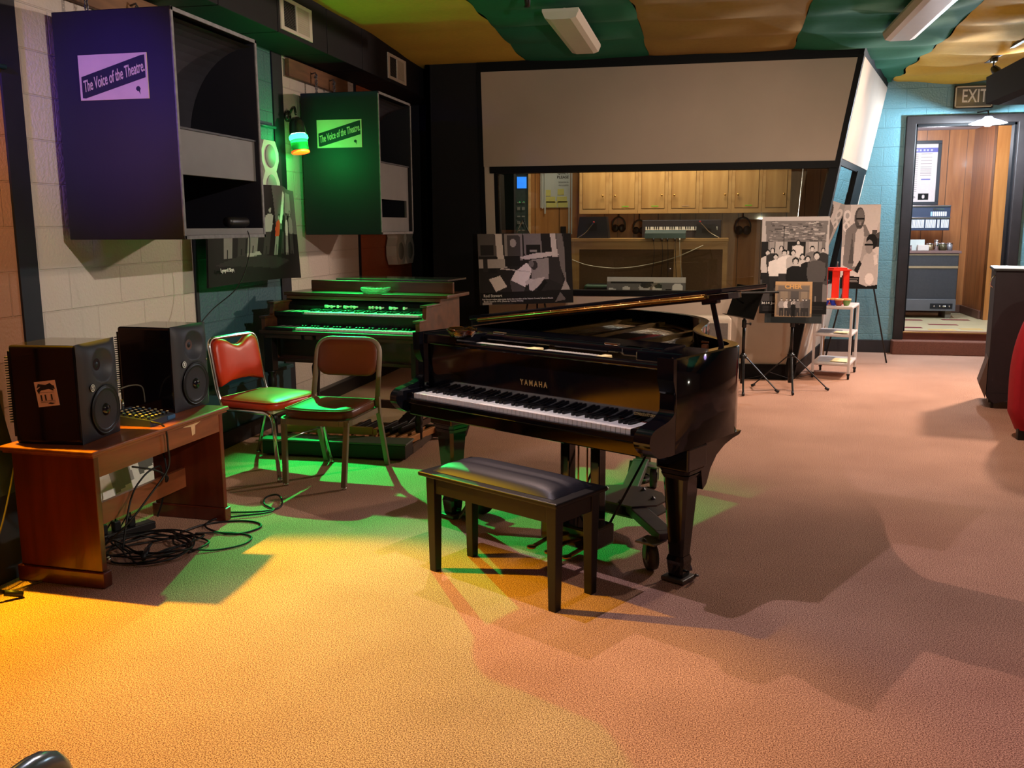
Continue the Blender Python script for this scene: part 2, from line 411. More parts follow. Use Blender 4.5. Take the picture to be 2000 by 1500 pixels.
fq(w1, 0.855, 2.02, lx(.86)+0.095, lx(2.02)+0.095, lx(.86)+0.135, lx(2.02)+0.135, FYY, 0.3)
w1.b2((-2.05,9.37,0.655),(0.80,10.16,0.695)); w1 = struct('window_1', w1, BLKT)
mb = MB(); fq(mb, 0.85, 2.03, lx(.85)+0.13, lx(2.03)+0.13, cx(.85)-0.08, cx(2.03)-0.08, FYY+0.05, 0.006); mb.build('pane', TG, w1)
mb = MB(); mb.bar((0.80,9.325,1.0),(0.86,9.325,2.02),0.004,0.004); mb.build('glass_joint', CHROME, w1)
# leaning right hand side of the control room
def sp_(s, z): return Vector((cx(z)+(1.38+0.183*z-cx(z))*s, 9.27+(11.50-9.27)*s, z))
def sq(mb, s0, s1, z0, z1, d=0.09, off=0.0):
    nrm = (sp_(1,1)-sp_(0,1)).cross(Vector((0.17,0,1))).normalized()
    mb.prism([sp_(s0,z0)+nrm*off, sp_(s1,z0)+nrm*off, sp_(s1,z1)+nrm*off, sp_(s0,z1)+nrm*off], -nrm*d)
mb = MB()
mb.use(0); sq(mb, 0.015, 1, 0.15, 0.86); sq(mb, 0.93, 1, 0.86, 2.06)
mb.use(1); sq(mb, 0, 1, 0, 0.15, 0.09, 0.015); sq(mb, 0.0, 1, 2.05, 2.11, 0.10, 0.0); sq(mb, 0, 0.03, 0.15, 3.03, 0.09, 0.004); sq(mb, 0.62, 0.93, 0.86, 2.06, 0.14, 0.01)
sq(mb, 0.0, 1, 3.02, 3.3)
struct('wall_side', mb, [PAINTW, BLKT])
mb = MB(); sq(mb, 0.03, 1.0, 2.11, 3.02, 0.09, 0.005); struct('trim_4', mb, CLOTH)
mb = MB(); sq(mb, 0.03, 0.06, 0.86, 2.06, 0.10, 0.0); sq(mb, 0.03, 0.62, 0.86, 0.90, 0.10, 0.0); w2 = struct('window_2', mb, BLKT)
mb = MB(); sq(mb, 0.05, 0.63, 0.88, 2.06, 0.006, -0.02); mb.build('pane', thin_glass('side_window_glass', (0.25,0.3,0.3), 2.2), w2)

# control room interior shell
PANEL = None
def panel_wood(name, c1, c2, axis='X', w_=0.2, rough=0.35, coat=0.3):
    """vertical boards with dark grooves"""
    m = wood(name, c1, c2, 'Z', 4.0, rough, coat); nt = m.node_tree; b = nt.nodes['Principled BSDF']
    tc = [x for x in nt.nodes if x.bl_idname == 'ShaderNodeTexCoord'][0]
    sp = nt.nodes.new('ShaderNodeSeparateXYZ'); nt.links.new(tc.outputs['Object'], sp.inputs[0])
    d = nt.nodes.new('ShaderNodeMath'); d.operation = 'DIVIDE'; d.inputs[1].default_value = w_; nt.links.new(sp.outputs[axis], d.inputs[0])
    # uneven board widths
    s = nt.nodes.new('ShaderNodeMath'); s.operation = 'SINE'; nt.links.new(d.outputs[0], s.inputs[0])
    a = nt.nodes.new('ShaderNodeMath'); a.operation = 'MULTIPLY_ADD'; a.inputs[1].default_value = 0.35
    nt.links.new(s.outputs[0], a.inputs[0]); nt.links.new(d.outputs[0], a.inputs[2])
    f = nt.nodes.new('ShaderNodeMath'); f.operation = 'FRACT'; nt.links.new(a.outputs[0], f.inputs[0])
    l = nt.nodes.new('ShaderNodeMath'); l.operation = 'LESS_THAN'; l.inputs[1].default_value = 0.035; nt.links.new(f.outputs[0], l.inputs[0])
    col = b.inputs['Base Color'].links[0].from_socket
    mx = nt.nodes.new('ShaderNodeMix'); mx.data_type = 'RGBA'; nt.links.new(l.outputs[0], mx.inputs[0])
    nt.links.new(col, mx.inputs[6]); mx.inputs[7].default_value = (*[v*0.25 for v in lin(c1)],1)
    nt.links.new(mx.outputs[2], b.inputs['Base Color']); return m
PW1 = panel_wood('control_room_panelling', (160,108,58), (196,142,84))
mb = MB(); mb.b2((-2.75,11.1,0),(1.35,11.2,3.2)); struct('wall_control_back', mb, PW1)
mb = MB(); mb.b2((-2.78,9.37,0),(-2.68,11.1,3.2)); struct('wall_control_left', mb, mat('control_side_grey', (96,112,100), 0.7, noise=(4,0.05)))
mb = MB(); mb.b2((-2.75,9.4,2.78),(1.33,11.1,2.86)); struct('ceiling_control', mb, mat('control_ceiling', (120,110,95), 0.9, noise=(4,0.05)))

# ---------------------------------------------------------------- teal wall with the lobby doorway
TEAL2 = block_mat('block_teal_gloss', (100,148,160), axis='X', rough=0.25, spec=0.8)
DY = 11.505
mb = MB()
mb.b2((1.2,DY,0),(2.20,DY+0.12,3.4)); mb.b2((3.40,DY,0),(5.1,DY+0.12,3.4)); mb.b2((2.20,DY,2.65),(3.40,DY+0.12,3.4)); mb.b2((2.20,DY,0),(3.40,DY+0.12,0.16))
struct('wall_back', mb, TEAL2)
mb = MB(); mb.b2((1.38,DY-0.03,0),(2.14,DY,0.15), bev=0.006); mb.b2((3.4,DY-0.03,0),(5.0,DY,0.15), bev=0.006); struct('baseboard_back', mb, mat('baseboard_dark', (38,34,38), 0.5, noise=(8,0.15)))
mb = MB(); mb.use(0)
mb.b2((2.16,DY-0.035,0.0),(2.27,DY+0.14,2.70), bev=0.008); mb.b2((3.33,DY-0.035,0.0),(3.44,DY+0.14,2.70), bev=0.008); mb.b2((2.16,DY-0.037,2.61),(3.44,DY+0.14,2.70), bev=0.008)
mb.use(1); mb.b2((2.27,DY+0.02,0.2),(2.295,DY+0.13,2.61)); mb.b2((2.27,DY+0.02,2.585),(3.33,DY+0.13,2.61)); mb.b2((3.305,DY+0.02,0.2),(3.33,DY+0.13,2.61))
struct('door_1', mb, [mat('door_frame_taupe', (38,33,33), 0.5, spec=0.3, noise=(7,0.2)), BLKT])
mb = MB(); mb.use(0); mb.b2((2.14,11.33,0),(3.6,DY+0.01,0.16), bev=0.01)
mb.use(1); mb.b2((2.27,DY-0.005,0.16),(3.33,DY+0.02,0.235)); mb.use(2); mb.b2((2.27,DY-0.015,0.235),(3.33,DY+0.14,0.252), bev=0.005)
struct('trim_5', mb, [mat('step_carpet', (116,74,60), 0.95, noise=(120,0.25), bump=(200,0.4,0.003)), mat('riser_wood', (92,42,28), 0.4, noise=(9,0.2)), mat('brass_nosing', (200,160,80), 0.4, 0.7, noise=(20,0.1))])
# lobby
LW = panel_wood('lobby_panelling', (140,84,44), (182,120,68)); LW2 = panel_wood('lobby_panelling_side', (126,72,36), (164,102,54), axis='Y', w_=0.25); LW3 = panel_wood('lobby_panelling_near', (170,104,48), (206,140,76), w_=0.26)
mb = MB(); mb.b2((1.3,14.15,0.2),(3.6,14.25,3.1)); struct('wall_lobby_back', mb, LW)
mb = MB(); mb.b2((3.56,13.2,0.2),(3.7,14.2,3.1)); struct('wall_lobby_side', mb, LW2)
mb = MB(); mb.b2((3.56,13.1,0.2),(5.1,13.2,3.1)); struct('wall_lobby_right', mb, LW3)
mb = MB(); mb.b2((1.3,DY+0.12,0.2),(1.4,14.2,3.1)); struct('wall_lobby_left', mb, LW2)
mb = MB(); mb.b2((1.3,DY+0.12,2.78),(5.1,14.2,2.86)); struct('ceiling_lobby', mb, mat('lobby_ceiling', (196,190,200), 0.8, noise=(4,0.05)))
mb = MB(); mb.use(0); mb.b2((1.3,DY+0.02,0.19),(5.1,14.2,0.248))
mb.use(1)
for x, y in ((2.25,11.95),(2.75,12.35),(3.05,13.0),(2.45,12.9),(1.9,12.3)): mb.b2((x,y,0.2485),(x+0.34,y+0.12,0.2495))
mb.use(2)
for x, y, a in ((2.62,11.72,0.3),(3.0,11.85,0.25)): mb.b2((x,y,0.2485),(x+a,y+0.16,0.2492))
struct('floor_lobby', mb, [mat('lobby_lino', (190,176,138), 0.45, noise=(3,0.06)), mat('lino_red', (122,34,44), 0.5, noise=(5,0.1)), mat('lino_ochre', (202,168,104), 0.5, noise=(5,0.1))])
mb = MB(); mb.b2((3.53,13.2,0.25),(3.56,14.15,0.36), bev=0.006); mb.b2((1.4,14.12,0.25),(3.53,14.15,0.36), bev=0.006); struct('baseboard_lobby', mb, mat('lobby_base', (92,60,46), 0.5, noise=(7,0.1)))
# the walls behind the photographer and on the right
mb = MB(); mb.b2((5.0,-1.5,0),(5.1,DY,3.4)); struct('wall_right', mb, block_mat('block_far_right', (150,110,86)))
mb = MB(); mb.b2((-3.4,-1.6,0),(5.1,-1.5,3.4)); struct('wall_rear', mb, block_mat('block_rear', (140,110,92), axis='X'))
# ================================================================ GRAND PIANO
PA = R_(-29.3)
piano = thing('grand_piano', 'black glossy grand piano with its lid propped slightly open, facing the black bench', 'piano', (-0.081,3.821,0), PA)
AL, AR = -1.405, 0.08
out = [(AR,-0.20),(AR,0.28),(0.062,0.37),(0.0,0.45),(-0.12,0.53),(-0.25,0.62),(-0.35,0.75),(-0.42,0.90),(-0.48,1.06),(-0.55,1.20),(-0.65,1.32),(-0.79,1.42),(-0.96,1.48),(-1.15,1.51),(-1.33,1.51),(-1.41,1.48),(AL,1.40),(AL,-0.20)]
def smooth_loop(pts, n=3):
    # Chaikin, keeping the square front corners
    for _ in range(2):
        q = [pts[0]]
        for i in range(1, len(pts)-2):
            a, b_ = pts[i], pts[i+1]
            q.append((a[0]*.75+b_[0]*.25, a[1]*.75+b_[1]*.25)); q.append((a[0]*.25+b_[0]*.75, a[1]*.25+b_[1]*.75))
        q += [pts[-2], pts[-1]]; pts = q
    return pts
def inset(pts, d):
    n = len(pts); q = []
    for i in range(n):
        p0 = Vector(pts[i-1]).to_2d(); p1 = Vector(pts[i]).to_2d(); p2 = Vector(pts[(i+1)%n]).to_2d()
        e1 = (p1-p0).normalized(); e2 = (p2-p1).normalized()
        n1 = Vector((-e1.y,e1.x)); n2 = Vector((-e2.y,e2.x)); m_ = (n1+n2)
        if m_.length < 1e-5: m_ = n1
        m_.normalize(); k = 1/max(0.4, m_.dot(n1)); q.append((p1.x+m_.x*d*k, p1.y+m_.y*d*k))
    return q
OUT = smooth_loop(out)
# rim: outer shell as a ribbon with thickness, open at the keyboard side
mb = MB()
A = OUT; Bq = inset(OUT, 0.045)
Z0, Z1 = 0.60, 0.985
n = len(A)
rim_v = []
for (p, q) in zip(A, Bq):
    rim_v.append([mb.bm.verts.new((p[0],p[1],Z0)), mb.bm.verts.new((p[0],p[1],Z1-0.006)), mb.bm.verts.new((p[0]*0.97+q[0]*0.03+ (q[0]-p[0])*0.10,p[1]+(q[1]-p[1])*0.13,Z1)), mb.bm.verts.new((q[0],q[1],Z1)), mb.bm.verts.new((q[0],q[1],Z0))])
for i in range(n-1):
    a, b_ = rim_v[i], rim_v[i+1]
    for k in range(5):
        f = mb.bm.faces.new([a[k], b_[k], b_[(k+1)%5], a[(k+1)%5]]); f.smooth = (k in (0,3))
mb.bm.faces.new(rim_v[0]); mb.bm.faces.new(rim_v[-1][::-1])
rim = mb.build('rim', BLACKG, piano)
# cheeks: the scooped arms either side of the keyboard
prof = [(-0.19,0.60),(-0.19,0.985),(-0.215,0.985),(-0.212,0.90),(-0.200,0.86),(-0.185,0.83),(-0.182,0.79),(-0.20,0.762),(-0.24,0.742),(-0.30,0.732),(-0.345,0.722),(-0.372,0.700),(-0.375,0.66),(-0.34,0.625),(-0.30,0.604)]
prof = prof[:3] + smooth_loop(prof[3:])
for x0, x1 in ((AR-0.075,AR),(AL,AL+0.045)):
    mb = MB(); mb.prism([(x0,p[0],p[1]) for p in prof], (x1-x0,0,0))
    mb.build('cheek', BLACKG, piano)
mb = MB(); mb.b2((AL+0.07,-0.31,0.597),(AR-0.075,-0.16,0.655), bev=0.006); mb.b2((AL+0.03,-0.19,0.585),(AR-0.03,0.3,0.61)); mb.build('keybed', BLACKG, piano)
mb = MB(); mb.b2((AL+0.07,-0.325,0.655),(AR-0.075,-0.295,0.683), bev=0.006, seg=3); mb.build('keyslip', BLACKG, piano)
for x0, x1 in ((AR-0.14,AR-0.078),(AL+0.040,AL+0.080)):
    mb = MB(); mb.b2((x0,-0.30,0.655),(x1,-0.17,0.706), bev=0.006); mb.build('key_block', BLACKG, piano)
mb = MB(); mb.prism([(AL+0.07,-0.150,0.705),(AR-0.075,-0.150,0.705),(AR-0.075,-0.165,0.93),(AL+0.07,-0.165,0.93)], (0,0.02,0))
mb.b2((AL+0.07,-0.185,0.93),(AR-0.075,-0.125,0.952), bev=0.007, seg=3)
fb = mb.build('fallboard', BLACKG, piano)
# lettering in brass on the fallboard
GOLDT = mat('gold_lettering', (190,166,110), 0.35, 0.6, noise=(40,0.05))
mb = MB(); mb.text('YAMAHA', 0.036, fm((-0.675,-0.1600,0.80), up=(0,-0.066,1)), width=0.158, space=1.5, ext=0.001, bold=0.0006); mb.build('brand_lettering', GOLDT, fb)
mb = MB(); mb.text('CONSERVATORY', 0.017, fm((-0.085,-0.1572,0.735), up=(0,-0.066,1)), width=0.105, ext=0.001, bold=0.0004); mb.build('model_lettering', GOLDT, fb)
# 88 keys
KL, KR = AL+0.082, AR-0.142
kw = (KR-KL)/52.0
keys = []
mbw = None
pat = {0:'A',1:'B'}
wk = 0; names = 'ABCDEFG'
for i in range(52):
    mb = MB(); x0 = KL+i*kw+0.0005; x1 = x0+kw-0.0012
    mb.b2((x0,-0.292,0.664),(x1,-0.152,0.702), bev=0.0012, seg=1)
    keys.append(mb.build('white_key', IVORY, piano))
for i in range(51):
    if names[i%7] in 'ACDFG':
        x = KL+(i+1)*kw; mb = MB()
        mb.box((x,-0.192,0.704),(0.0125,0.082,0.024), bev=0.003, seg=2); mb.build('black_key', BLACKS, piano)
mb = MB(); mb.b2((KL-0.01,-0.156,0.70),(KR+0.01,-0.152,0.7045)); mb.build('key_felt', mat('red_felt', (90,20,24), 0.95, noise=(80,0.1)), piano)
# inside: cast plate, action, pin block, dampers, strings
PLATE = mat('plate_gold', (134,104,52), 0.4, 0.35, noise=(14,0.08))
mb = MB(); I2 = inset(OUT, 0.05)
mb.prism([(p[0],max(p[1],0.0),0.845) for p in I2], (0,0,0.012)); mb.build('soundboard', wood('spruce_board', (150,104,58), (176,128,76), 'Y', 5), piano)
mb = MB()
mb.b2((AL+0.06,0.03,0.86),(AR-0.06,0.20,0.915), bev=0.01)
I3 = inset(OUT, 0.055); I4 = inset(OUT, 0.13)
pa_ = [q for q in zip(I3, I4) if q[0][1] > 0.15]
for (a, b_), (c, d_) in zip(pa_, pa_[1:]):
    mb.prism([(a[0],a[1],0.90),(b_[0],b_[1],0.90),(d_[0],d_[1],0.90),(c[0],c[1],0.90)], (0,0,0.02))
for x0, x1, y1 in ((-0.22,-0.34,0.66),(-0.50,-0.60,1.12),(-0.82,-0.98,1.40),(-1.16,-1.24,1.44)):
    mb.bar((x0,0.15,0.925),(x1,y1,0.915),0.035,0.04)
mb.build('cast_plate', PLATE, piano)
mb = MB()
for k in range(60):
    x = AL+0.10+k*0.0222; y1 = 1.30 if x < -0.75 else 1.30-(x+0.75)*1.35
    mb.tube([(x,0.18,0.925),(x-0.03,y1,0.915)], 0.0012, 4)
mb.build('strings', mat('string_wire', (176,150,110), 0.35, 0.9, noise=(30,0.1)), piano)
FLG = mat('flange_grey', (176,168,160), 0.5, noise=(30,0.05)); CRB = mat('cream_bracket', (232,206,150), 0.5, noise=(10,0.03))
for x0, n_, dx in ((-1.11,20,0.0155),(-0.69,17,0.0172)):
    mb = MB()
    for k in range(n_): mb.b2((x0+k*dx,-0.10,0.928),(x0+k*dx+0.0085,-0.03,0.942))
    mb.b2((x0,-0.03,0.92),(x0+n_*dx,-0.02,0.936)); mb.build('hammer_flanges', FLG, piano)
for x0, x1 in ((-0.79,-0.73),(-0.385,-0.345)):
    mb = MB(); mb.b2((x0,-0.11,0.925),(x1,-0.02,0.945), bev=0.003); mb.build('action_bracket', CRB, piano)
mb = MB(); mb.b2((-0.335,-0.11,0.905),(-0.005,0.0,0.924)); mb.build('end_board', mat('beige_board', (186,152,104), 0.6, noise=(10,0.05)), piano)
mb = MB(); mb.b2((AL+0.06,-0.12,0.90),(AR-0.06,0.02,0.920)); mb.build('action_rail', wood('action_wood', (70,44,28), (104,68,42), 'X', 6), piano)
# slid-in music desk across the front of the opening, with its side rails
mb = MB(); mb.b2((AL+0.30,-0.015,0.952),(AR-0.24,0.035,0.985), bev=0.008); mb.b2((AL+0.27,0.03,0.965),(AR-0.20,0.215,0.985), bev=0.006)
mb.b2((-0.30,-0.02,0.945),(-0.2,0.04,0.985), bev=0.008); mb.b2((AR-0.3,-0.03,0.930),(AR-0.055,0.21,0.978), bev=0.008)
md = mb.build('music_desk', BLACKG, piano)
mb = MB(); mb.b2((AL+0.045,-0.185,0.93),(AL+0.27,0.205,0.983), bev=0.006); mb.build('lid_corner_block', BLACKG, piano)
for x in (-1.02,-0.36):
    mb = MB(); mb.box((x,0.0,0.990),(0.07,0.022,0.01), bev=0.002); mb.build('desk_hinge', CHROME, md)
# main lid, tilted about the spine; front flap folded back on top; continuous brass hinge
lid_e = bpy.data.objects.new('lid', None)
TL = Matrix.Translation((AL,0,0.987)) @ Matrix.Rotation(R_(-7.9),4,'Y') @ Matrix.Translation((-AL,0,0))
mb = MB(); mb.xf(TL)
L2 = inset(OUT, -0.012)
pl = [(p[0],p[1]) for p in L2 if p[1] > 0.24]
pl = [(AR+0.012,0.215)] + pl + [(AL-0.012,0.215)]
mb.prism([(p[0],p[1],0.0) for p in pl], (0,0,0.024))
lid = mb.build('lid', BLACKG, piano)
bpy.data.objects.remove(lid_e)
mb = MB(); mb.xf(TL); mb.b2((AL-0.01,0.20,0.0265),(AR-0.01,0.62,0.048), bev=0.005, seg=2); flap = mb.build('lid_flap', BLACKG, lid)
mb = MB(); mb.xf(TL); mb.b2((AL+0.055,0.196,0.010),(AR-0.09,0.2145,0.0315), bev=0.002)
mb.tube([(AL+0.055,0.193,0.0205),(AR-0.09,0.193,0.0205)], 0.0045, 8)
for k in range(26): mb.lathe([(0,0),(0.004,0),(0.004,0.0015),(0,0.0022)], c=(AL+0.08+k*0.052,0.196,0.013+0.014*(k%2)), axis=(0,-1,0), n=8)
hin = mb.build('continuous_hinge', BRASS, lid)
mb = MB(); mb.bar((0.035,0.25,0.975),(-0.03,0.27,1.178),0.022,0.014,up=(0,1,0),bev=0.004); mb.box((-0.035,0.27,1.172),(0.075,0.04,0.02), rot=(0,R_(-7.9),0), bev=0.005); mb.build('prop_stick', BLACKG, piano)
mb = MB(); mb.box((-0.10,0.345,0.945),(0.028,0.02,0.06), bev=0.003); mb.box((-0.10,0.345,0.985),(0.034,0.01,0.008)); mb.build('lid_latch', mat('rust_metal', (120,70,40), 0.5, 0.6, noise=(60,0.3)), piano)
# legs
def piano_leg(x, y, ang=0):
    mb = MB(); T = Matrix.Translation((x,y,0)) @ Matrix.Rotation(ang,4,'Z'); mb.xf(T)
    def ring(w0, z0, w1, z1, ch=0.25):
        pts = []
        for w_, z in ((w0,z0),(w1,z1)):
            h = w_/2; c = h*ch
            pts.append([(h-c,-h,z),(h,-h+c,z),(h,h-c,z),(h-c,h,z),(-h+c,h,z),(-h,h-c,z),(-h,-h+c,z),(-h+c,-h,z)])
        a = [mb.bm.verts.new(T @ Vector(p)) for p in pts[0]]; b_ = [mb.bm.verts.new(T @ Vector(p)) for p in pts[1]]
        for k in range(8): mb.bm.faces.new([a[k],a[(k+1)%8],b_[(k+1)%8],b_[k]])
        mb.bm.faces.new(a[::-1]); mb.bm.faces.new(b_)
    ring(0.070,0.022,0.086,0.095); ring(0.086,0.095,0.074,0.115); ring(0.070,0.110,0.118,0.46); ring(0.122,0.46,0.136,0.478); ring(0.13,0.478,0.15,0.50)
    mb.box((0,0,0.55),(0.155,0.155,0.10), bev=0.008)
    return mb.build('leg', BLACKG, piano)
lr = piano_leg(0,0); ll = piano_leg(-1.36,0); lb = piano_leg(-0.98,1.22)
# scrolled bracket beside the right leg
mb = MB(); br = [(0.07,0.50),(0.07,0.60),(0.42,0.60),(0.40,0.585),(0.34,0.578),(0.27,0.562),(0.20,0.53),(0.15,0.48),(0.12,0.42),(0.09,0.40)]
for x in (0.045, -1.365):
    mb = MB(); mb.prism([(x-0.03,p[0]-0.03,p[1]) for p in br], (0.055,0,0)); mb.build('leg_bracket', BLACKG, piano)
# pedal lyre
mb = MB(); mb.b2((-0.62,-0.10,0.545),(-0.38,0.06,0.59), bev=0.008)
for x in (-0.585,-0.415): mb.box((x,-0.02,0.35),(0.05,0.055,0.42), bev=0.006)
mb.box((-0.50,-0.06,0.125),(0.30,0.17,0.10), bev=0.012); lyre = mb.build('pedal_lyre', BLACKG, piano)
for x in (-0.525,-0.475):
    mb = MB(); mb.tube([(x,-0.02,0.16),(x,-0.02,0.56)], 0.004, 6); mb.build('pedal_rod', BRASS, lyre)
for x in (-0.60,-0.50,-0.40):
    mb = MB(); mb.box((x,-0.20,0.085),(0.024,0.14,0.010), rot=(R_(6),0,0), bev=0.003); mb.lathe([(0,-0.006),(0.02,-0.004),(0.022,0),(0.02,0.005),(0,0.008)], c=(x,-0.265,0.080)); mb.build('pedal', BRASS, lyre)
for x, xe in ((-0.60,-0.62),(-0.40,-0.34)):
    mb = MB(); mb.tube([(x,0.02,0.12),(xe,0.42,0.59)], 0.006, 6); mb.build('lyre_brace', BLACKS, lyre)

# three-arm piano truck under the legs
truck = thing('piano_truck', 'steel three-arm dolly with caster wheels carrying the grand piano', 'piano dolly', (-0.081,3.821,0), PA)
TK = mat('truck_paint', (96,90,86), 0.45, 0.5, noise=(14,0.08))
HUB = Vector((-0.56,0.42,0))
mb = MB()
for z0, z1 in ((0.165,0.173),(0.112,0.12)):
    mb.prism([(HUB.x+0.215*math.cos(R_(a)), HUB.y+0.18*math.sin(R_(a)), z0) for a in (-52,-14,20,58,90,122,160,194,232)], (0,0,z1-z0))
hub = mb.build('hub_plate', TK, truck)
for dx, dy in ((0.14,0.03),(0.02,0.13),(-0.14,0.03),(0.05,-0.12),(-0.06,-0.12)):
    mb = MB(); mb.lathe([(0,0),(0.012,0),(0.012,0.006),(0.006,0.006),(0.006,0.014),(0,0.014)], c=(HUB.x+dx,HUB.y+dy,0.173), n=10); mb.build('bolt', STEEL, hub)
for (tx, ty) in ((0.0,0.0),(-1.36,0.0),(-0.98,1.22)):
    d = (Vector((tx,ty,0))-HUB); dn = d.normalized(); p0 = HUB+dn*0.12; p1 = HUB+d-dn*0.17; p2 = HUB+d-dn*0.05; side = Vector((-dn.y,dn.x,0))
    mb = MB(); mb.bar(p0+Vector((0,0,0.145)), p1+Vector((0,0,0.145)), 0.085, 0.04, bev=0.004)
    mb.bar(p1+Vector((0,0,0.150)), p1+dn*0.045+Vector((0,0,0.150)), 0.09, 0.03, bev=0.004)
    mb.bar(p1+dn*0.03+side*0.03+Vector((0,0,0.155)), p2+side*0.055+Vector((0,0,0.012)), 0.07, 0.008, up=dn.cross(side), bev=0.002)
    arm = mb.build('arm', TK, truck)
    mb = MB(); mb.b2((tx-0.055,ty-0.055,0.004),(tx+0.055,ty+0.055,0.022), bev=0.004); mb.tube([(tx+0.05,ty+0.05,0.02),(tx+0.062,ty+0.055,0.018),(tx+0.07,ty+0.02,0.03)], 0.006, 6); mb.build('leg_cup', TK, arm)
    c = p1+dn*0.03-side*0.075; c.z = 0.062
    mb = MB(); mb.lathe([(0.0,-0.016),(0.044,-0.016),(0.044,-0.010),(0.060,-0.018),(0.062,0),(0.060,0.018),(0.044,0.010),(0.044,0.016),(0,0.016)], c=c, axis=(side.x,side.y,0), n=28); mb.build('wheel', [mat('wheel_rubber', (70,62,58), 0.5, noise=(40,0.15))], arm)
    mb = MB(); mb.lathe([(0,-0.022),(0.03,-0.022),(0.03,-0.0165),(0,-0.0165)], c=c, axis=(side.x,side.y,0), n=16); mb.bar(c-side*0.028+Vector((0,0,-0.01)), c-side*0.028+Vector((0,0,0.08)), 0.035,0.004, up=side); mb.b2((c.x-0.05,c.y-0.05,0.128),(c.x+0.05,c.y+0.05,0.136)); mb.build('caster_fork', STEEL, arm)

# piano bench
bench = thing('piano_bench', 'black wooden piano bench with padded vinyl seat in front of the grand piano', 'piano bench', (-0.785,3.665,0), R_(-29.3))
mb = MB(); mb.b2((-0.385,-0.17,0.435),(0.385,0.17,0.455), bev=0.007, seg=3); top = mb.build('seat_frame', BLACKS, bench)
mb = MB(); mb.b2((-0.325,-0.115,0.372),(0.325,-0.100,0.44)); mb.b2((-0.325,0.100,0.372),(0.325,0.115,0.44)); mb.b2((-0.325,-0.125,0.38),(-0.31,0.125,0.44)); mb.b2((0.31,-0.125,0.38),(0.325,0.125,0.44)); mb.b2((-0.355,-0.135,0.36),(0.355,-0.118,0.436)); mb.b2((-0.355,0.118,0.36),(0.355,0.135,0.436)); mb.b2((-0.355,-0.13,0.36),(-0.338,0.13,0.436)); mb.b2((0.338,-0.13,0.36),(0.355,0.13,0.436)); mb.build('apron', BLACKS, bench)
# cushion, puffed grid
mb = MB(); N1, N2 = 40, 18; vs = []
for j in range(N2+1):
    row = []
    for i in range(N1+1):
        u = i/N1*2-1; v = j/N2*2-1
        z = 0.456+0.040*((1-abs(u)**6)**0.5)*((1-abs(v)**4)**0.6) - 0.006*math.exp(-((v+0.05)/0.10)**2)
        row.append(mb.bm.verts.new((u*0.335,v*0.128,z)))
    vs.append(row)
for j in range(N2):
    for i in range(N1): f = mb.bm.faces.new([vs[j][i],vs[j][i+1],vs[j+1][i+1],vs[j+1][i]]); f.smooth = True
mb.build('cushion', mat('black_vinyl', (30,30,38), 0.5, spec=0.5, bump=(260,0.25,0.0012)), bench)
for sx in (-1,1):
    for sy in (-1,1):
        mb = MB(); mb.box((sx*0.336,sy*0.118,0.22),(0.05,0.05,0.44), taper=0.74, bev=0.003); mb.build('leg', BLACKS, bench)
# amber glass ashtray on the piano corner
def ashtray(name, label, loc, R, h, m, group=None):
    mb = MB(); mb.lathe([(0,0.006),(R*0.62,0.006),(R*0.74,h*0.55),(R*0.80,h*0.86),(R*0.92,h),(R,h*0.90),(R*0.97,h*0.72),(R*0.78,h*0.18),(R*0.74,0),(0,0)], n=48)
    for v in mb.bm.verts:
        rr = math.hypot(v.co.x, v.co.y)
        if rr > R*0.85: 
            a = math.atan2(v.co.y, v.co.x); v.co.z -= 0.25*h*max(0,math.cos(a*4))**8
    o = mb.build(name, m, smooth=True); o.location = loc; return tag(o, label, 'ashtray', group)
AMG = mat('amber_glass', (240,150,60), 0.02, trans=1.0, ior=1.5)
ashtray('ashtray', 'amber glass ashtray on the left front corner of the grand piano', (-1.13,4.205,0.9845), 0.074, 0.040, AMG)

mgz = thing('magazine', 'dark magazine with a red band lying inside the piano on the cast plate', 'magazine', (-0.365,4.755,0.9255), R_(-20))
mb = MB(); mb.b2((-0.11,-0.14,0),(0.11,0.14,0.008)); mb.build('cover', mat('cover_grey', (92,86,88), 0.35, noise=(30,0.3)), mgz)
mb = MB(); mb.prism([(0.02,-0.135,0.0082),(0.07,-0.135,0.0082),(0.10,0.135,0.0082),(0.04,0.135,0.0082)], (0,0,0.0006)); mb.build('red_band', mat('band_red', (190,60,50), 0.4, noise=(30,0.1)), mgz)
mb = MB(); mb.b2((-0.112,-0.145,0.001),(0.112,-0.14,0.007)); mb.build('pages', PAPERW if False else IVORY, mgz)

# ================================================================ ELECTRIC ORGAN
organ = thing('electric_organ', 'two-manual walnut console organ with turned legs against the left wall', 'organ', (-3.10,6.07,0), R_(-8))
WAL = wood('walnut', (58,30,18), (98,54,32), 'X', 5, 0.35, 0.4)
WALD = wood('walnut_dark', (40,22,15), (66,36,24), 'X', 5, 0.4, 0.3)
mb = MB()
pr = [(-0.02,0.775),(-0.02,0.862),(0.065,0.862),(0.085,0.885),(0.095,0.955),(0.30,0.955),(0.32,1.0),(0.66,1.0),(0.66,0.55),(0.12,0.55),(0.12,0.74),(0.0,0.75)]
for x0 in (0.0,1.215):
    mb = MB(); mb.prism([(x0,p[0],p[1]) for p in pr], (0.03,0,0)); mb.build('side_panel', WAL, organ)
for x0 in (-0.012,1.20):
    mb = MB(); mb.b2((x0,-0.035,0.862),(x0+0.055,0.07,0.876), bev=0.004); mb.b2((x0,0.08,0.955),(x0+0.055,0.32,0.969), bev=0.004); mb.build('arm_cap', WAL, organ)
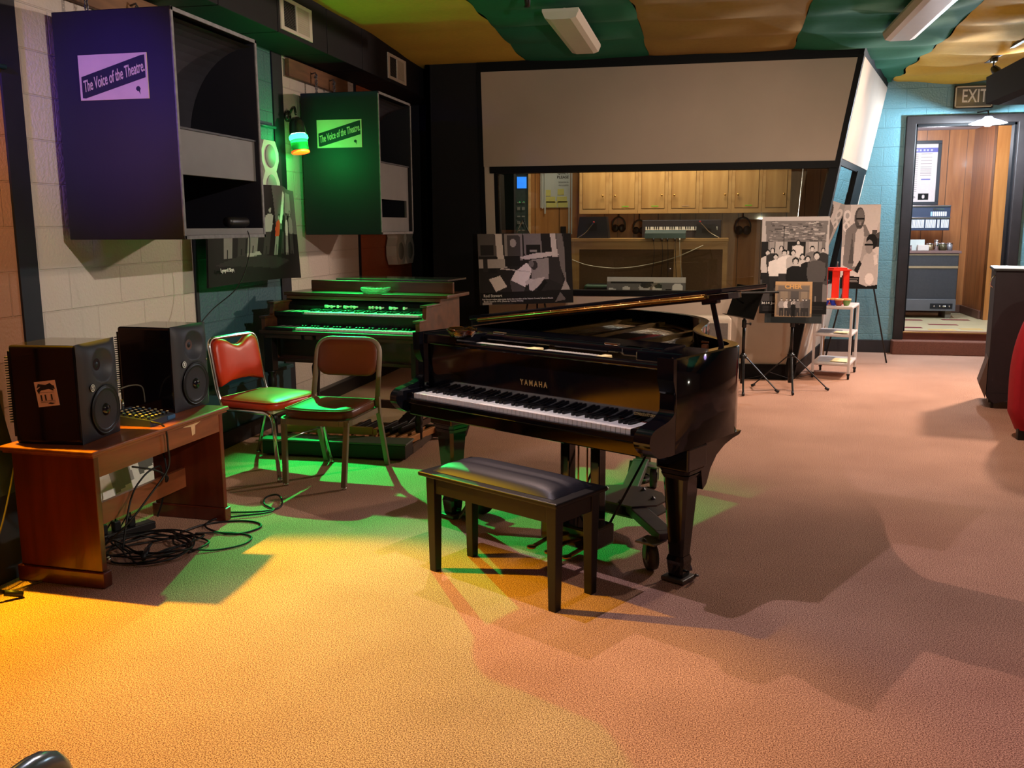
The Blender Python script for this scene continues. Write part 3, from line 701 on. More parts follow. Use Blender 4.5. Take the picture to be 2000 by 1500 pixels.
mb = MB(); mb.b2((0.03,0.14,0.55),(1.215,0.64,0.76)); mb.b2((0.0,0.09,0.535),(1.245,0.66,0.56), bev=0.005); mb.b2((0.03,0.62,0.55),(1.215,0.65,1.0)); mb.build('case', WALD, organ)
mb = MB(); mb.b2((-0.01,-0.045,0.75),(1.255,0.16,0.778), bev=0.006, seg=3); mb.b2((0.03,-0.03,0.722),(0.33,0.0,0.75)); mb.b2((0.36,-0.04,0.718),(0.42,0.02,0.75), bev=0.004); mb.b2((0.45,-0.03,0.722),(1.215,0.0,0.75)); mb.build('keybed', WALD, organ)
mb = MB(); mb.b2((0.03,0.13,0.778),(1.215,0.16,0.872)); mb.b2((0.03,0.10,0.868),(1.215,0.30,0.884)); mb.b2((0.03,0.285,0.884),(1.215,0.32,0.93)); mb.build('manual_frame', BLACKS, organ)
mb = MB(); mb.prism([(0.03,0.285,0.925),(1.215,0.285,0.925),(1.215,0.335,0.985),(0.03,0.335,0.985)], (0,0.02,0.0)); mb.build('control_panel', BLACKS, organ)
mb = MB(); mb.b2((-0.02,0.30,1.0),(1.31,0.70,1.025), bev=0.006, seg=3); mb.b2((0.01,0.29,0.975),(1.26,0.33,1.0), bev=0.004); mb.build('top_board', WAL, organ)
mb = MB(); mb.b2((0.115,0.47,1.025),(1.28,0.495,1.105), bev=0.005); mb.build('back_rail', WAL, organ)
mb = MB(); mb.b2((0.30,0.52,1.105),(1.22,0.86,1.118), bev=0.003); mb.build('glass_cover', mat('smoked_acrylic', (130,120,120), 0.1, trans=0.75, alpha=1.0), organ)
kx0, kx1 = 0.27, 1.19; kw2 = (kx1-kx0)/36
for (yf, yb, z) in ((-0.008,0.128,0.790),(0.112,0.250,0.892)):
    for i in range(36):
        mb = MB(); x0 = kx0+i*kw2+0.0006; mb.b2((x0,yf,z-0.010),(x0+kw2-0.0014,yb,z+0.008), bev=0.0016, seg=1); mb.build('white_key', IVORY, organ)
    for i in range(35):
        if 'CDEFGAB'[i%7] in 'CDFGA':
            mb = MB(); mb.box((kx0+(i+1)*kw2,yb-0.045,z+0.010),(0.013,0.086,0.022), bev=0.003); mb.build('black_key', BLACKS, organ)
    for i in range(7):
        mb = MB(); mb.b2((0.05+i*0.029,yf+0.01,z-0.008),(0.076+i*0.029,yb,z+0.006), bev=0.001); mb.build('preset_key', [IVORY, BLACKS][0 if i % 2 else 1], organ)
mb = MB(); mb.b2((0.035,-0.03,0.778),(0.262,0.01,0.80), bev=0.003); mb.b2((0.035,0.095,0.884),(0.262,0.118,0.90), bev=0.003); mb.build('preset_block', BLACKS, organ)
TABI = mat('drawbar_cap', (228,224,206), 0.4, noise=(20,0.03))
for k, x in enumerate([0.37,0.39,0.43,0.47,0.53,0.55,0.58,0.61,0.74,0.755,0.79,0.825,0.89,0.905,0.935,1.0]):
    mb = MB(); mb.box((x,0.268-0.010*(k%3),0.930),(0.013,0.05,0.010), bev=0.003); mb.box((x,0.245-0.010*(k%3),0.931),(0.016,0.010,0.020), bev=0.003); mb.build('drawbar', TABI, organ)
def turned(x, y, zt):
    mb = MB(); mb.lathe([(0.020,0.0),(0.024,0.01),(0.022,0.10),(0.026,0.11),(0.026,0.14),(0.020,0.15),(0.029,0.17),(0.029,0.19),(0.022,0.21),(0.026,0.30),(0.032,0.38),(0.033,0.42),(0.024,0.45),(0.036,0.47),(0.036,0.48)], c=(x,y,0), n=20, caps=True)
    mb.box((x,y,(0.48+zt)/2),(0.068,0.068,zt-0.48), bev=0.003); mb.build('leg', mat('turned_leg_ebony', (24,18,18), 0.35, noise=(10,0.2)), organ)
for x in (0.04,1.205):
    turned(x,0.02,0.722); turned(x,0.61,0.55)
mb = MB(); mb.b2((0.04,0.59,0.13),(1.205,0.63,0.19), bev=0.004); mb.b2((0.03,0.04,0.14),(0.05,0.6,0.18)); mb.b2((1.195,0.04,0.14),(1.215,0.6,0.18)); mb.build('stretcher', WALD, organ)
mb = MB(); mb.box((0.95,0.34,0.11),(0.10,0.26,0.02), rot=(R_(14),0,0), bev=0.004); mb.box((0.95,0.45,0.08),(0.12,0.1,0.10)); mb.build('swell_pedal', BLACKS, organ)

# organ pedal board in front of the organ
pedb = thing('organ_pedalboard', 'wooden bass pedal board with light pedals and grey-topped heel rail under the organ', 'pedal board', (-2.86,5.50,0), R_(1))
mb = MB(); mb.b2((0,0,0.012),(0.99,0.17,0.105), bev=0.006); mb.build('heel_rail', mat('pedal_frame_dark', (34,26,24), 0.5, noise=(8,0.15)), pedb)
mb = MB(); mb.b2((-0.01,-0.01,0.105),(1.0,0.175,0.118), bev=0.006, seg=3); mb.build('rail_top', mat('rail_lino_grey', (92,92,84), 0.6, noise=(12,0.1)), pedb)
PDW = wood('maple_pedal', (150,92,48), (196,132,76), 'Y', 8, 0.45)
for k in range(15):
    x = 0.07+k*0.062; xe = x+ (k-7)*0.008
    mb = MB(); mb.bar((x,0.175,0.092),(xe,0.66,0.070),0.026,0.045,bev=0.003); mb.build('natural_pedal', PDW, pedb)
for k in range(14):
    if k%7 not in (2,6):
        x = 0.10+k*0.062; mb = MB(); mb.bar((x,0.34,0.125),(x+(k-7)*0.006,0.62,0.115),0.022,0.045,bev=0.005); mb.build('sharp_pedal', BLACKS, pedb)
mb = MB(); mb.b2((0.0,0.66,0.012),(1.06,0.70,0.10), bev=0.004); mb.b2((0.965,0.175,0.012),(0.99,0.66,0.06)); mb.b2((0,0.175,0.012),(0.02,0.66,0.06)); mb.build('back_frame', mat('pedal_frame_grey', (76,60,50), 0.5, noise=(8,0.15)), pedb)
mb = MB(); mb.b2((0.06,0.20,0.120),(0.70,0.225,0.172), bev=0.004); mb.b2((0.70,0.203,0.120),(0.73,0.222,0.16), bev=0.006); mb.build('handle_board', mat('handle_yellow_wood', (176,132,66), 0.5, noise=(6,0.08)), pedb)
# cut glass ashtray on the organ
CGL = mat('cut_glass', (235,250,240), 0.05, trans=0.9, ior=1.5, bump=(120,0.9,0.004))
def cut_dish():
    mb = MB(); n = 40; R = 0.105; rings = []
    for (r, z) in ((0.0,0.006),(0.55,0.006),(0.72,0.02),(0.86,0.038),(1.0,0.034),(1.02,0.022),(0.92,0.010),(0.70,0.0),(0,0)):
        if r == 0: rings.append([mb.bm.verts.new((0,0,z))]); continue
        rings.append([mb.bm.verts.new((R*r*(1+0.045*(k%2))*math.cos(2*math.pi*k/n), R*r*(1+0.045*(k%2))*math.sin(2*math.pi*k/n), z+0.004*(k%2))) for k in range(n)])
    for A_, B_ in zip(rings, rings[1:]):
        for k in range(n):
            k2 = (k+1)%n
            if len(A_) == 1: mb.bm.faces.new([A_[0],B_[k],B_[k2]])
            elif len(B_) == 1: mb.bm.faces.new([A_[k],A_[k2],B_[0]])
            else: mb.bm.faces.new([A_[k],A_[k2],B_[k2],B_[k]])
    return mb.build('glass_dish', CGL)
o = cut_dish(); o.location = (-3.10+0.70*0.990+0.40*0.139, 6.07-0.70*0.139+0.40*0.990, 1.026); tag(o, 'faceted cut glass dish glowing green on top of the organ', 'dish')

# ================================================================ CHAIRS
def u_pts(pts, r, n=5):
    """round the corners of an open path"""
    P = [Vector(p) for p in pts]; q = [P[0]]
    for i in range(1,len(P)-1):
        a = (P[i-1]-P[i]); b_ = (P[i+1]-P[i]); ra = min(r,a.length*0.45,b_.length*0.45); a.normalize(); b_.normalize()
        s0 = P[i]+a*ra; s1 = P[i]+b_*ra
        for k in range(n+1):
            t = k/n; q.append(s0*(1-t)**2+P[i]*2*t*(1-t)+s1*t*t)
    q.append(P[-1]); return q
def pad_grid(mb, f, n1=24, n2=18):
    vs = [[mb.bm.verts.new(f(i/n1*2-1, j/n2*2-1)) for i in range(n1+1)] for j in range(n2+1)]
    for j in range(n2):
        for i in range(n1): fc = mb.bm.faces.new([vs[j][i],vs[j][i+1],vs[j+1][i+1],vs[j+1][i]]); fc.smooth = True; fc.material_index = mb.mi
    return vs
def closed_pad(mb, outline, z0, z1, puff, sag=0.0, plane='xy'):
    """padded slab: outline loop, flat under, domed on top"""
    n = len(outline); c = Vector((sum(p[0] for p in outline)/n, sum(p[1] for p in outline)/n))
    def pt(p, k, z):
        v = c+(Vector(p)-c)*k
        return (v.x, v.y, z) if plane == 'xy' else (v.x, z, v.y)
    h = z1-z0
    lv = [(0.96,z0),(1.0,z0+h*0.25),(1.0,z0+h*0.75),(0.965,z1),(0.85,z1+puff*0.55),(0.6,z1+puff*0.95-sag*0.4),(0.3,z1+puff-sag)]
    rings = [[mb.bm.verts.new(mb.M @ Vector(pt(p,k,z))) for p in outline] for k, z in lv]
    for A_, B_ in zip(rings, rings[1:]):
        for k in range(n):
            f = mb.bm.faces.new([A_[k],A_[(k+1)%n],B_[(k+1)%n],B_[k]]); f.smooth = True; f.material_index = mb.mi
    f = mb.bm.faces.new(rings[0][::-1]); f.material_index = mb.mi; f = mb.bm.faces.new(rings[-1]); f.smooth = True; f.material_index = mb.mi
def rrect(x0, x1, y0, y1, r, n=5):
    q = []
    for cx_, cy_, a in ((x1-r,y1-r,0),(x0+r,y1-r,90),(x0+r,y0+r,180),(x1-r,y0+r,270)):
        for k in range(n+1): q.append((cx_+r*math.cos(R_(a+90*k/n)), cy_+r*math.sin(R_(a+90*k/n))))
    return q
def tanker_chair(label, loc, rz, vinyl, frame, group=None):
    t = thing('side_chair', label, 'chair', loc, rz, group)
    mb = MB(); W = 0.20; out_ = [(-W,-0.20),(-0.13,-0.245),(0.13,-0.245),(W,-0.20),(W,0.16),(0.17,0.20),(-0.17,0.20),(-W,0.16)]
    ol = smooth_loop([(-0.205,0.19)]+[(-0.215,-0.16),(-0.17,-0.245),(0.17,-0.245),(0.215,-0.16)]+[(0.205,0.19)])
    closed_pad(mb, ol, 0.40, 0.452, 0.020, 0.02); mb.build('seat', vinyl, t)
    mb = MB(); mb.tube([Vector((p[0]*1.0,p[1],0.452)) for p in ol], 0.0045, 6, closed=True); mb.build('seat_piping', vinyl, t)
    mb = MB(); base = u_pts([(-0.215,0.20,0.385),(-0.225,-0.25,0.385),(0.225,-0.25,0.385),(0.215,0.20,0.385)], 0.09)
    for a, b_ in zip(base, base[1:]): mb.bar(a, b_, 0.012, 0.032)
    mb.bar((-0.215,0.20,0.385),(0.215,0.20,0.385),0.012,0.03); mb.b2((-0.19,-0.2,0.378),(0.19,0.18,0.398)); mb.build('seat_rail', frame, t)
    for s in (-1,1):
        mb = MB(); mb.bar((s*0.20,-0.215,0.39),(s*0.185,-0.25,0.012),0.03,0.028,up=(0,1,0),bev=0.004); mb.build('leg', frame, t)
        mb = MB(); mb.lathe([(0,0),(0.014,0),(0.014,0.014),(0,0.014)], c=(s*0.185,-0.25,0), n=12); mb.build('glide', CHROME, t)
        mb = MB(); mb.bar((s*0.215,0.205,0.47),(s*0.215,0.215,0.36),0.03,0.028,up=(0,1,0),bev=0.003); mb.bar((s*0.215,0.212,0.375),(s*0.212,0.34,0.0),0.03,0.026,up=(0,1,0),bev=0.004); mb.build('leg', frame, t)
    mb = MB(); P_ = u_pts([(-0.215,0.205,0.46),(-0.21,0.285,0.81),(0.21,0.285,0.81),(0.215,0.205,0.46)], 0.10, 7)
    mb.tube(P_, 0.0165, 4 if False else 10)
    mb.build('back_frame', frame, t)
    mb = MB(); ol = smooth_loop([(-0.20,0.60),(-0.205,0.72),(-0.14,0.805),(0.14,0.805),(0.205,0.72),(0.20,0.60),(0.14,0.592),(-0.14,0.592)]) 
    mb.xf(Matrix.Translation((0,0.243,0.60)) @ Matrix.Rotation(R_(-12.5),4,'X') @ Matrix.Translation((0,0,-0.60)))
    closed_pad(mb, [(p[0],p[1]) for p in rrect(-0.202,0.202,0.585,0.812,0.075)], 0.012, -0.018, -0.010, 0, plane='xz')
    closed_pad(mb, [(p[0],p[1]) for p in rrect(-0.195,0.195,0.59,0.80,0.07)], 0.010, 0.026, 0.008, 0, plane='xz')
    mb.build('backrest', vinyl, t)
    return t
BRV = mat('brown_vinyl', (104,46,22), 0.38, spec=0.5, bump=(140,0.25,0.001), noise=(9,0.08))
TAUPE = mat('taupe_enamel', (132,108,92), 0.42, noise=(20,0.06))
tanker_chair('brown vinyl chair with beige metal frame, left of the piano bench', (-2.19,5.10,0), R_(-3), BRV, TAUPE)
STEELBL = mat('blue_grey_enamel', (112,128,134), 0.22, 0.4, noise=(20,0.06))
_c = tanker_chair('grey-blue metal chair of which only the top corner shows at the bottom left', (-1.10,0.775,0), R_(-90), mat('grey_vinyl', (60,66,70), 0.5, noise=(9,0.1)), STEELBL)
_c.scale = (1,1,1.025)

# red banquet chair facing right
rc = thing('banquet_chair', 'red vinyl chair with chrome legs and notched backrest beside the table', 'chair', (-2.67,5.24,0), R_(76))
RDV = mat('red_vinyl', (196,52,22), 0.35, spec=0.5, noise=(6,0.08), bump=(180,0.15,0.0008))
mb = MB(); ol = rrect(-0.225,0.225,-0.24,0.21,0.07); closed_pad(mb, ol, 0.415, 0.462, 0.018, 0); mb.tube([Vector((p[0],p[1],0.462)) for p in ol], 0.005, 6, closed=True); mb.build('seat', RDV, rc)
mb = MB(); mb.b2((-0.20,-0.21,0.395),(0.20,0.19,0.415)); mb.build('seat_board', mat('tape_white', (190,180,150), 0.6, noise=(9,0.1)), rc)
for s in (-1,1):
    mb = MB(); mb.tube(u_pts([(s*0.255,-0.28,0.012),(s*0.215,-0.215,0.40),(s*0.215,0.20,0.40)], 0.07, 8), 0.0125, 10); mb.build('leg', CHROME, rc)
    mb = MB(); mb.tube([(s*0.215,0.18,0.40),(s*0.225,0.25,0.20),(s*0.25,0.32,0.012)], 0.0115, 10); mb.build('leg', CHROME, rc)
    for y in (-0.28,0.32):
        mb = MB(); mb.lathe([(0.012,0),(0.016,0.002),(0.016,0.02),(0.012,0.022)], c=(s*0.2535,y,0), n=12, caps=True); mb.build('glide', CHROME, rc)
mb = MB(); mb.tube([(-0.223,-0.25,0.24),(0.223,-0.25,0.24)], 0.006, 8); mb.build('stretcher', CHROME, rc)
mb = MB(); mb.tube(u_pts([(-0.215,0.17,0.40),(-0.215,0.205,0.50),(-0.21,0.265,0.825),(0.21,0.265,0.825),(0.215,0.205,0.50),(0.215,0.17,0.40)], 0.06, 7), 0.0115, 10); mb.build('back_frame', CHROME, rc)
mb = MB(); mb.xf(Matrix.Translation((0,0.205,0.52)) @ Matrix.Rotation(R_(-10),4,'X') @ Matrix.Translation((0,0,-0.52)))
ol = [(-0.19,0.53),(-0.2,0.62),(-0.195,0.76),(-0.185,0.80),(-0.15,0.825),(-0.10,0.815),(-0.05,0.785),(0.0,0.772),(0.05,0.785),(0.10,0.815),(0.15,0.825),(0.185,0.80),(0.195,0.76),(0.2,0.62),(0.19,0.53),(0.10,0.555),(0,0.56),(-0.10,0.555)]
closed_pad(mb, ol, 0.012, -0.022, -0.014, 0, plane='xz'); closed_pad(mb, ol, 0.010, 0.022, 0.006, 0, plane='xz')
mb.build('backrest', RDV, rc)

# ================================================================ TABLE WITH MONITORS
tb = thing('wooden_table', 'reddish wooden table with solid panel ends under two studio monitors', 'table', (-2.44,3.255,0), R_(-3))
MAH = wood('mahogany', (76,26,14), (112,44,24), 'Z', 4, 0.3, 0.4); MAHT = wood('mahogany_top', (104,50,28), (146,80,48), 'Y', 5, 0.35, 0.3)
mb = MB(); mb.b2((-0.455,-0.03,0.578),(0.012,0.985,0.598), bev=0.006, seg=3); mb.b2((-0.445,-0.02,0.568),(0.002,0.975,0.578)); mb.build('tabletop', MAHT, tb)
for y in (0.0,0.925):
    mb = MB(); mb.b2((-0.42,y,0.07),(-0.012,y+0.03,0.57), bev=0.003); e_ = mb.build('side_panel', MAH, tb)
    mb = MB(); mb.b2((-0.435,y-0.012,0.0),(0.0,y+0.042,0.07), bev=0.005); mb.build('plinth', MAH, tb)
mb = MB(); mb.b2((-0.035,0.03,0.475),(-0.015,0.925,0.57)); mb.b2((-0.42,0.03,0.475),(-0.40,0.925,0.57)); mb.build('apron', MAHT, tb)
mb = MB(); mb.b2((-0.25,0.03,0.17),(-0.23,0.925,0.27)); mb.build('stretcher', MAHT, tb)
mb = MB(); mb.poly([(-0.0135,0.62,0.56),(-0.0135,0.70,0.575),(-0.0135,0.78,0.565),(-0.0135,0.72,0.55),(-0.0135,0.715,0.51),(-0.0135,0.69,0.505),(-0.0135,0.685,0.55)]); mb.build('paint_scuff', mat('scuff_pale', (204,164,128), 0.7, noise=(60,0.1)), tb)

GLB = mat('monitor_gloss_black', (14,12,22), 0.12, coat=0.5, noise=(5,0.2)); BAF = mat('baffle_charcoal', (50,50,58), 0.5, bump=(700,0.15,0.0004)); CONE = mat('cone_black', (36,36,44), 0.42, noise=(30,0.08)); RUB = mat('surround_rubber', (20,20,26), 0.35, noise=(30,0.1))
def monitor(label, loc, rz, group='studio monitors on the table', sticker=False):
    t = thing('studio_monitor', label, 'speaker', loc, rz, group)
    W, D, H = 0.285, 0.335, 0.425
    mb = MB(); mb.b2((0,0.03,0),(W,D,H-0.004), bev=0.012, seg=3); mb.build('cabinet', GLB, t)
    # curved front baffle with waveguide and woofer recess
    mb = MB(); nx, nz = 56, 84; cxw, czw, rw = W/2, 0.128, 0.108; cxt, czt, rt_ = W/2, 0.322, 0.078
    vs = []
    for j in range(nz+1):
        row = []
        for i in range(nx+1):
            u = i/nx; v = j/nz; x = u*W; z = v*H
            y = 0.030 - 0.030*(1-abs(2*u-1)**5)*(1-abs(2*v-1)**9)
            d1 = math.hypot(x-cxw,z-czw); d2 = math.hypot(x-cxt,(z-czt)*1.05)
            if d2 < rt_: y += 0.034*(1-(d2/rt_)**2)
            if d1 < rw+0.004: y += 0.004
            row.append(mb.bm.verts.new((x,y,z)))
        vs.append(row)
    for j in range(nz):
        for i in range(nx): f = mb.bm.faces.new([vs[j][i],vs[j][i+1],vs[j+1][i+1],vs[j+1][i]]); f.smooth = True
    mb.build('baffle', BAF, t)
    mb = MB(); mb.lathe([(0.0,-0.030),(0.028,-0.030),(0.030,-0.026)], c=(cxw,0.0035,czw), axis=(0,-1,0), n=40)
    mb = MB(); mb.lathe([(0.103,0.000),(0.108,0.003),(0.103,0.006),(0.097,0.002)], c=(cxw,0.003,czw), axis=(0,-1,0), n=48); wf = mb.build('woofer_ring', RUB, t)
    mb = MB(); mb.lathe([(0.099,0.002),(0.092,0.006),(0.084,0.002),(0.082,0.0015)], c=(cxw,0.003,czw), axis=(0,-1,0), n=48); mb.build('surround', RUB, wf)
    mb = MB(); mb.lathe([(0.083,0.002),(0.060,0.0),(0.026,0.001)], c=(cxw,0.003,czw), axis=(0,-1,0), n=48); mb.build('cone', CONE, wf)
    mb = MB(); mb.lathe([(0.028,0.001),(0.026,0.006),(0.018,0.012),(0.008,0.015),(0,0.016)], c=(cxw,0.003,czw), axis=(0,-1,0), n=32); mb.build('dust_cap', GLB, wf)
    mb = MB(); mb.lathe([(0.020,-0.001),(0.018,0.004),(0.010,0.008),(0,0.010)], c=(cxt,0.036,czt), axis=(0,-1,0), n=28); mb.build('tweeter', RUB, t)
    # round white badge with a small running figure shape
    mb = MB(); c = (0.052,-0.0015,0.236); mb.use(0); mb.lathe([(0,0.001),(0.016,0.001),(0.0165,0)], c=c, axis=(0,-1,0), n=28); mb.use(1)
    mb.lathe([(0.0125,0.0013),(0.0158,0.0013)], c=c, axis=(0,-1,0), n=28)
    y = c[1]-0.0016
    mb.poly([(c[0]-0.001,y,c[2]+0.010),(c[0]-0.006,y,c[2]+0.004),(c[0]-0.002,y,c[2]+0.001),(c[0]-0.007,y,c[2]-0.010),(c[0],y,c[2]-0.005),(c[0]+0.006,y,c[2]-0.009),(c[0]+0.003,y,c[2]+0.001),(c[0]+0.007,y,c[2]+0.005),(c[0]+0.003,y,c[2]+0.008)])
    mb.build('badge', [mat('badge_black', (20,20,24), 0.4, noise=(20,0.1)), mat('badge_white', (220,220,222), 0.4, noise=(20,0.03))], t)
    mb = MB(); mb.lathe([(0,0.0),(0.005,0.0),(0.005,0.002),(0,0.003)], c=(W-0.045,0.0,0.240), axis=(0,-1,0), n=12); mb.build('power_lamp', CHROME, t)
    mb = MB()
    for k in range(26): mb.b2((0.004,D-0.002,0.09+k*0.011),(W-0.004,D+0.022,0.094+k*0.011))
    mb.b2((0.004,D-0.003,0.03),(W-0.004,D+0.006,H-0.03)); mb.build('heat_sink', BLKPL, t)
    return t
m1 = monitor('studio monitor with a square pink building sticker on its side, nearer one on the table', (-2.515,3.324,0.599), R_(94))
m2 = monitor('studio monitor without a sticker, farther one on the table behind the small mixer', (-2.507,4.002,0.599), R_(86))
# sticker on the near monitor's side: pale pink with a line drawing of a building
mb = MB(); X_ = -0.0012; mb.xf(Matrix.Translation((0,0.1735,0.2185)) @ Matrix.Rotation(R_(-7),4,'X') @ Matrix.Translation((0,-0.1735,-0.2185)))
mb.use(0); mb.b2((X_,0.125,0.165),(X_+0.0008,0.222,0.272))
mb.use(1)
def sp(*pts): mb.poly([(X_-0.0004, y, z) for y, z in pts])
sp((0.208,0.218),(0.216,0.236),(0.196,0.250),(0.150,0.254),(0.134,0.250),(0.132,0.234),(0.142,0.238),(0.190,0.238),(0.204,0.228))
sp((0.135,0.245),(0.150,0.262),(0.172,0.256),(0.205,0.263),(0.215,0.245),(0.200,0.250),(0.172,0.246),(0.150,0.250))
sp((0.138,0.236),(0.160,0.243),(0.196,0.240),(0.212,0.232),(0.212,0.227),(0.196,0.234),(0.160,0.237),(0.140,0.228))
for y in (0.150,0.178,0.197): sp((y,0.19),(y+0.007,0.19),(y+0.007,0.215),(y,0.215))
for z in (0.186,0.180,0.222): sp((0.14,z),(0.208,z+0.002),(0.208,z+0.0035),(0.14,z+0.0015))
sp((0.142,0.176),(0.158,0.172),(0.178,0.176),(0.166,0.180))
mb.build('sticker', [mat('sticker_pink', (222,178,164), 0.6, noise=(9,0.04)), mat('sticker_ink', (40,34,40), 0.7, noise=(9,0.1))], m1)

# small mixer
mx_ = thing('mixing_desk', 'compact audio mixer with rows of small knobs between the two monitors', 'mixer', (-2.475,3.70,0.599), R_(88))
mb = MB(); mb.prism([(0,0,0.0),(0,0.24,0.0),(0,0.24,0.05),(0,0.0,0.028)], (0.19,0,0)); mb.build('body', mat('mixer_body', (40,48,66), 0.5, noise=(12,0.1)), mx_)
KNB = [mat('knob_black', (22,22,24), 0.5, noise=(12,0.1)), mat('knob_cap_cream', (224,206,160), 0.5, noise=(12,0.05)), mat('knob_cap_blue', (60,110,160), 0.5, noise=(12,0.05))]
for i in range(6):
    for j in range(6):
        mb = MB(); x = 0.02+i*0.029; y = 0.022+j*0.032; z = 0.028+y*0.0917
        mb.use(0); mb.lathe([(0.008,0),(0.007,0.012)], c=(x,y,z), n=10); mb.use(2 if (i+j)%4 == 0 else 1); mb.lathe([(0.007,0.012),(0.005,0.0135),(0,0.0135)], c=(x,y,z), n=10); mb.build('knob', KNB, mx_)
mb = MB(); mb.b2((0.13,-0.004,0.006),(0.19,0.004,0.024), bev=0.002); mb.build('edge_strip', mat('mixer_blue', (50,90,130), 0.5, noise=(12,0.1)), mx_)
for i, (x, y) in enumerate(((0.03,0.222),(0.07,0.222),(0.11,0.222))):
    mb = MB(); mb.tube([(x,y,0.045),(x,y,0.10)], 0.008, 10); mb.build('plug', CHROME, mx_)
CAB = mat('cable_black', (18,17,20), 0.5, noise=(50,0.15))
def spline(pts, n=8):
    P = [Vector(p) for p in pts]; q = []
    for i in range(len(P)-1):
        p0 = P[max(i-1,0)]; p1 = P[i]; p2 = P[i+1]; p3 = P[min(i+2,len(P)-1)]
        for k in range(n):
            t = k/n; q.append(0.5*((2*p1)+(-p0+p2)*t+(2*p0-5*p1+4*p2-p3)*t*t+(-p0+3*p1-3*p2+p3)*t**3))
    q.append(P[-1]); return q
def cable(name, label, pts, r=0.0045, m=None, n=7, group=None, cat='cable'):
    mb = MB(); mb.tube(spline(pts, n), r, 6); return tag(mb.build(name, m or CAB), label, cat, group)
# coil of cable on the floor
cc = Vector((-2.50,3.70)); pts = []
for k in range(62):
    a = k*0.74; rr = 0.165+0.05*math.sin(k*1.3)+0.02*math.sin(k*3.1); st = 1.0+0.12*math.sin(k*0.7)
    pts.append((cc.x+rr*math.cos(a)*1.05*st+0.03*math.sin(k*0.9), cc.y+rr*math.sin(a)*0.95, 0.006+0.0006*k+0.006*(k%3)))
cable('audio_cable', 'black audio cable lying in a messy coil under the table edge', pts, 0.0048, n=6)
mb = MB(); mb.tube([(-2.44,3.52,0.035),(-2.47,3.60,0.05)], 0.012, 10); mb.tube([(-2.47,3.60,0.05),(-2.49,3.66,0.055)], 0.008, 8)
o = mb.build('cable_connector', BLKPL); tag(o, 'black round cable connector lying on the coiled cable', 'connector')
mb = MB(); mb.lathe([(0.011,-0.02),(0.012,0.0),(0.012,0.02),(0.009,0.028)], c=(-2.60,3.50,0.03), axis=(0.5,-0.8,0.1), n=16, caps=True); o = mb.build('cable_connector', CHROME); tag(o, 'shiny silver cable connector lying at the near side of the coiled cable', 'connector')
cable('microphone_cable', 'black cable looping out from the coil across the carpet to the right', [(-2.50,3.92,0.02),(-2.463,4.10,0.006),(-2.33,4.18,0.006),(-2.215,4.17,0.006),(-2.17,4.10,0.006),(-2.22,4.00,0.006),(-2.32,3.985,0.008),(-2.44,4.05,0.010),(-2.455,4.16,0.012),(-2.36,4.235,0.012),(-2.26,4.30,0.012),(-2.23,4.38,0.008),(-2.33,4.47,0.008),(-2.36,4.55,0.02),(-2.31,4.58,0.03),(-2.25,4.52,0.02),(-2.22,4.42,0.008),(-2.30,4.33,0.010),(-2.46,4.30,0.006)], 0.0052)
cable('power_cable', 'thin black lead making one wide loop in front of the coil', [(-2.42,3.92,0.02),(-2.28,4.0,0.006),(-2.15,3.97,0.006),(-2.13,3.86,0.006),(-2.22,3.76,0.006),(-2.34,3.70,0.02),(-2.44,3.60,0.03)], 0.0042)
cable('speaker_cable', 'black lead hanging from the mixer over the front of the table', [(-2.60,3.76,0.64),(-2.50,3.71,0.625),(-2.42,3.72,0.60),(-2.413,3.73,0.50),(-2.415,3.72,0.40),(-2.45,3.62,0.30),(-2.49,3.50,0.20),(-2.56,3.42,0.12),(-2.62,3.40,0.03)], 0.0046)
cable('speaker_cable', 'black lead sagging behind the lower rail of the table', [(-2.60,3.72,0.40),(-2.55,3.82,0.36),(-2.55,3.92,0.30),(-2.60,3.98,0.26),(-2.64,4.05,0.34),(-2.72,4.10,0.52)], 0.005)
cable('speaker_cable', 'black lead coiling up over the lower table rail', [(-2.60,3.60,0.03),(-2.62,3.72,0.24),(-2.60,3.80,0.33),(-2.62,3.94,0.34),(-2.66,4.04,0.30),(-2.70,4.10,0.14),(-2.74,4.10,0.03)], 0.005)
cable('audio_lead', 'thin grey lead arching from the back of the mixer to the farther monitor', [(-2.69,3.775,0.70),(-2.70,3.78,0.74),(-2.67,3.85,0.76),(-2.66,3.93,0.74),(-2.67,3.96,0.66)], 0.0035, mat('cable_grey', (92,88,76), 0.5, noise=(40,0.1)))
# power strip with plugs
ps = thing('power_strip', 'black power strip with plugs on the floor under the table', 'power strip', (-2.78,3.86,0), R_(68))
mb = MB(); mb.b2((-0.17,-0.03,0),(0.17,0.03,0.04), bev=0.006); mb.build('body', BLKPL, ps)
for x in (-0.10,-0.03,0.05):
    mb = MB(); mb.box((x,0,0.065),(0.035,0.035,0.05), bev=0.006); mb.tube(spline([(x,0,0.085),(x,0.0,0.12),(x+0.03,0.05,0.10),(x+0.02,0.12,0.01)],5), 0.004, 6); mb.build('plug', BLKPL, ps)
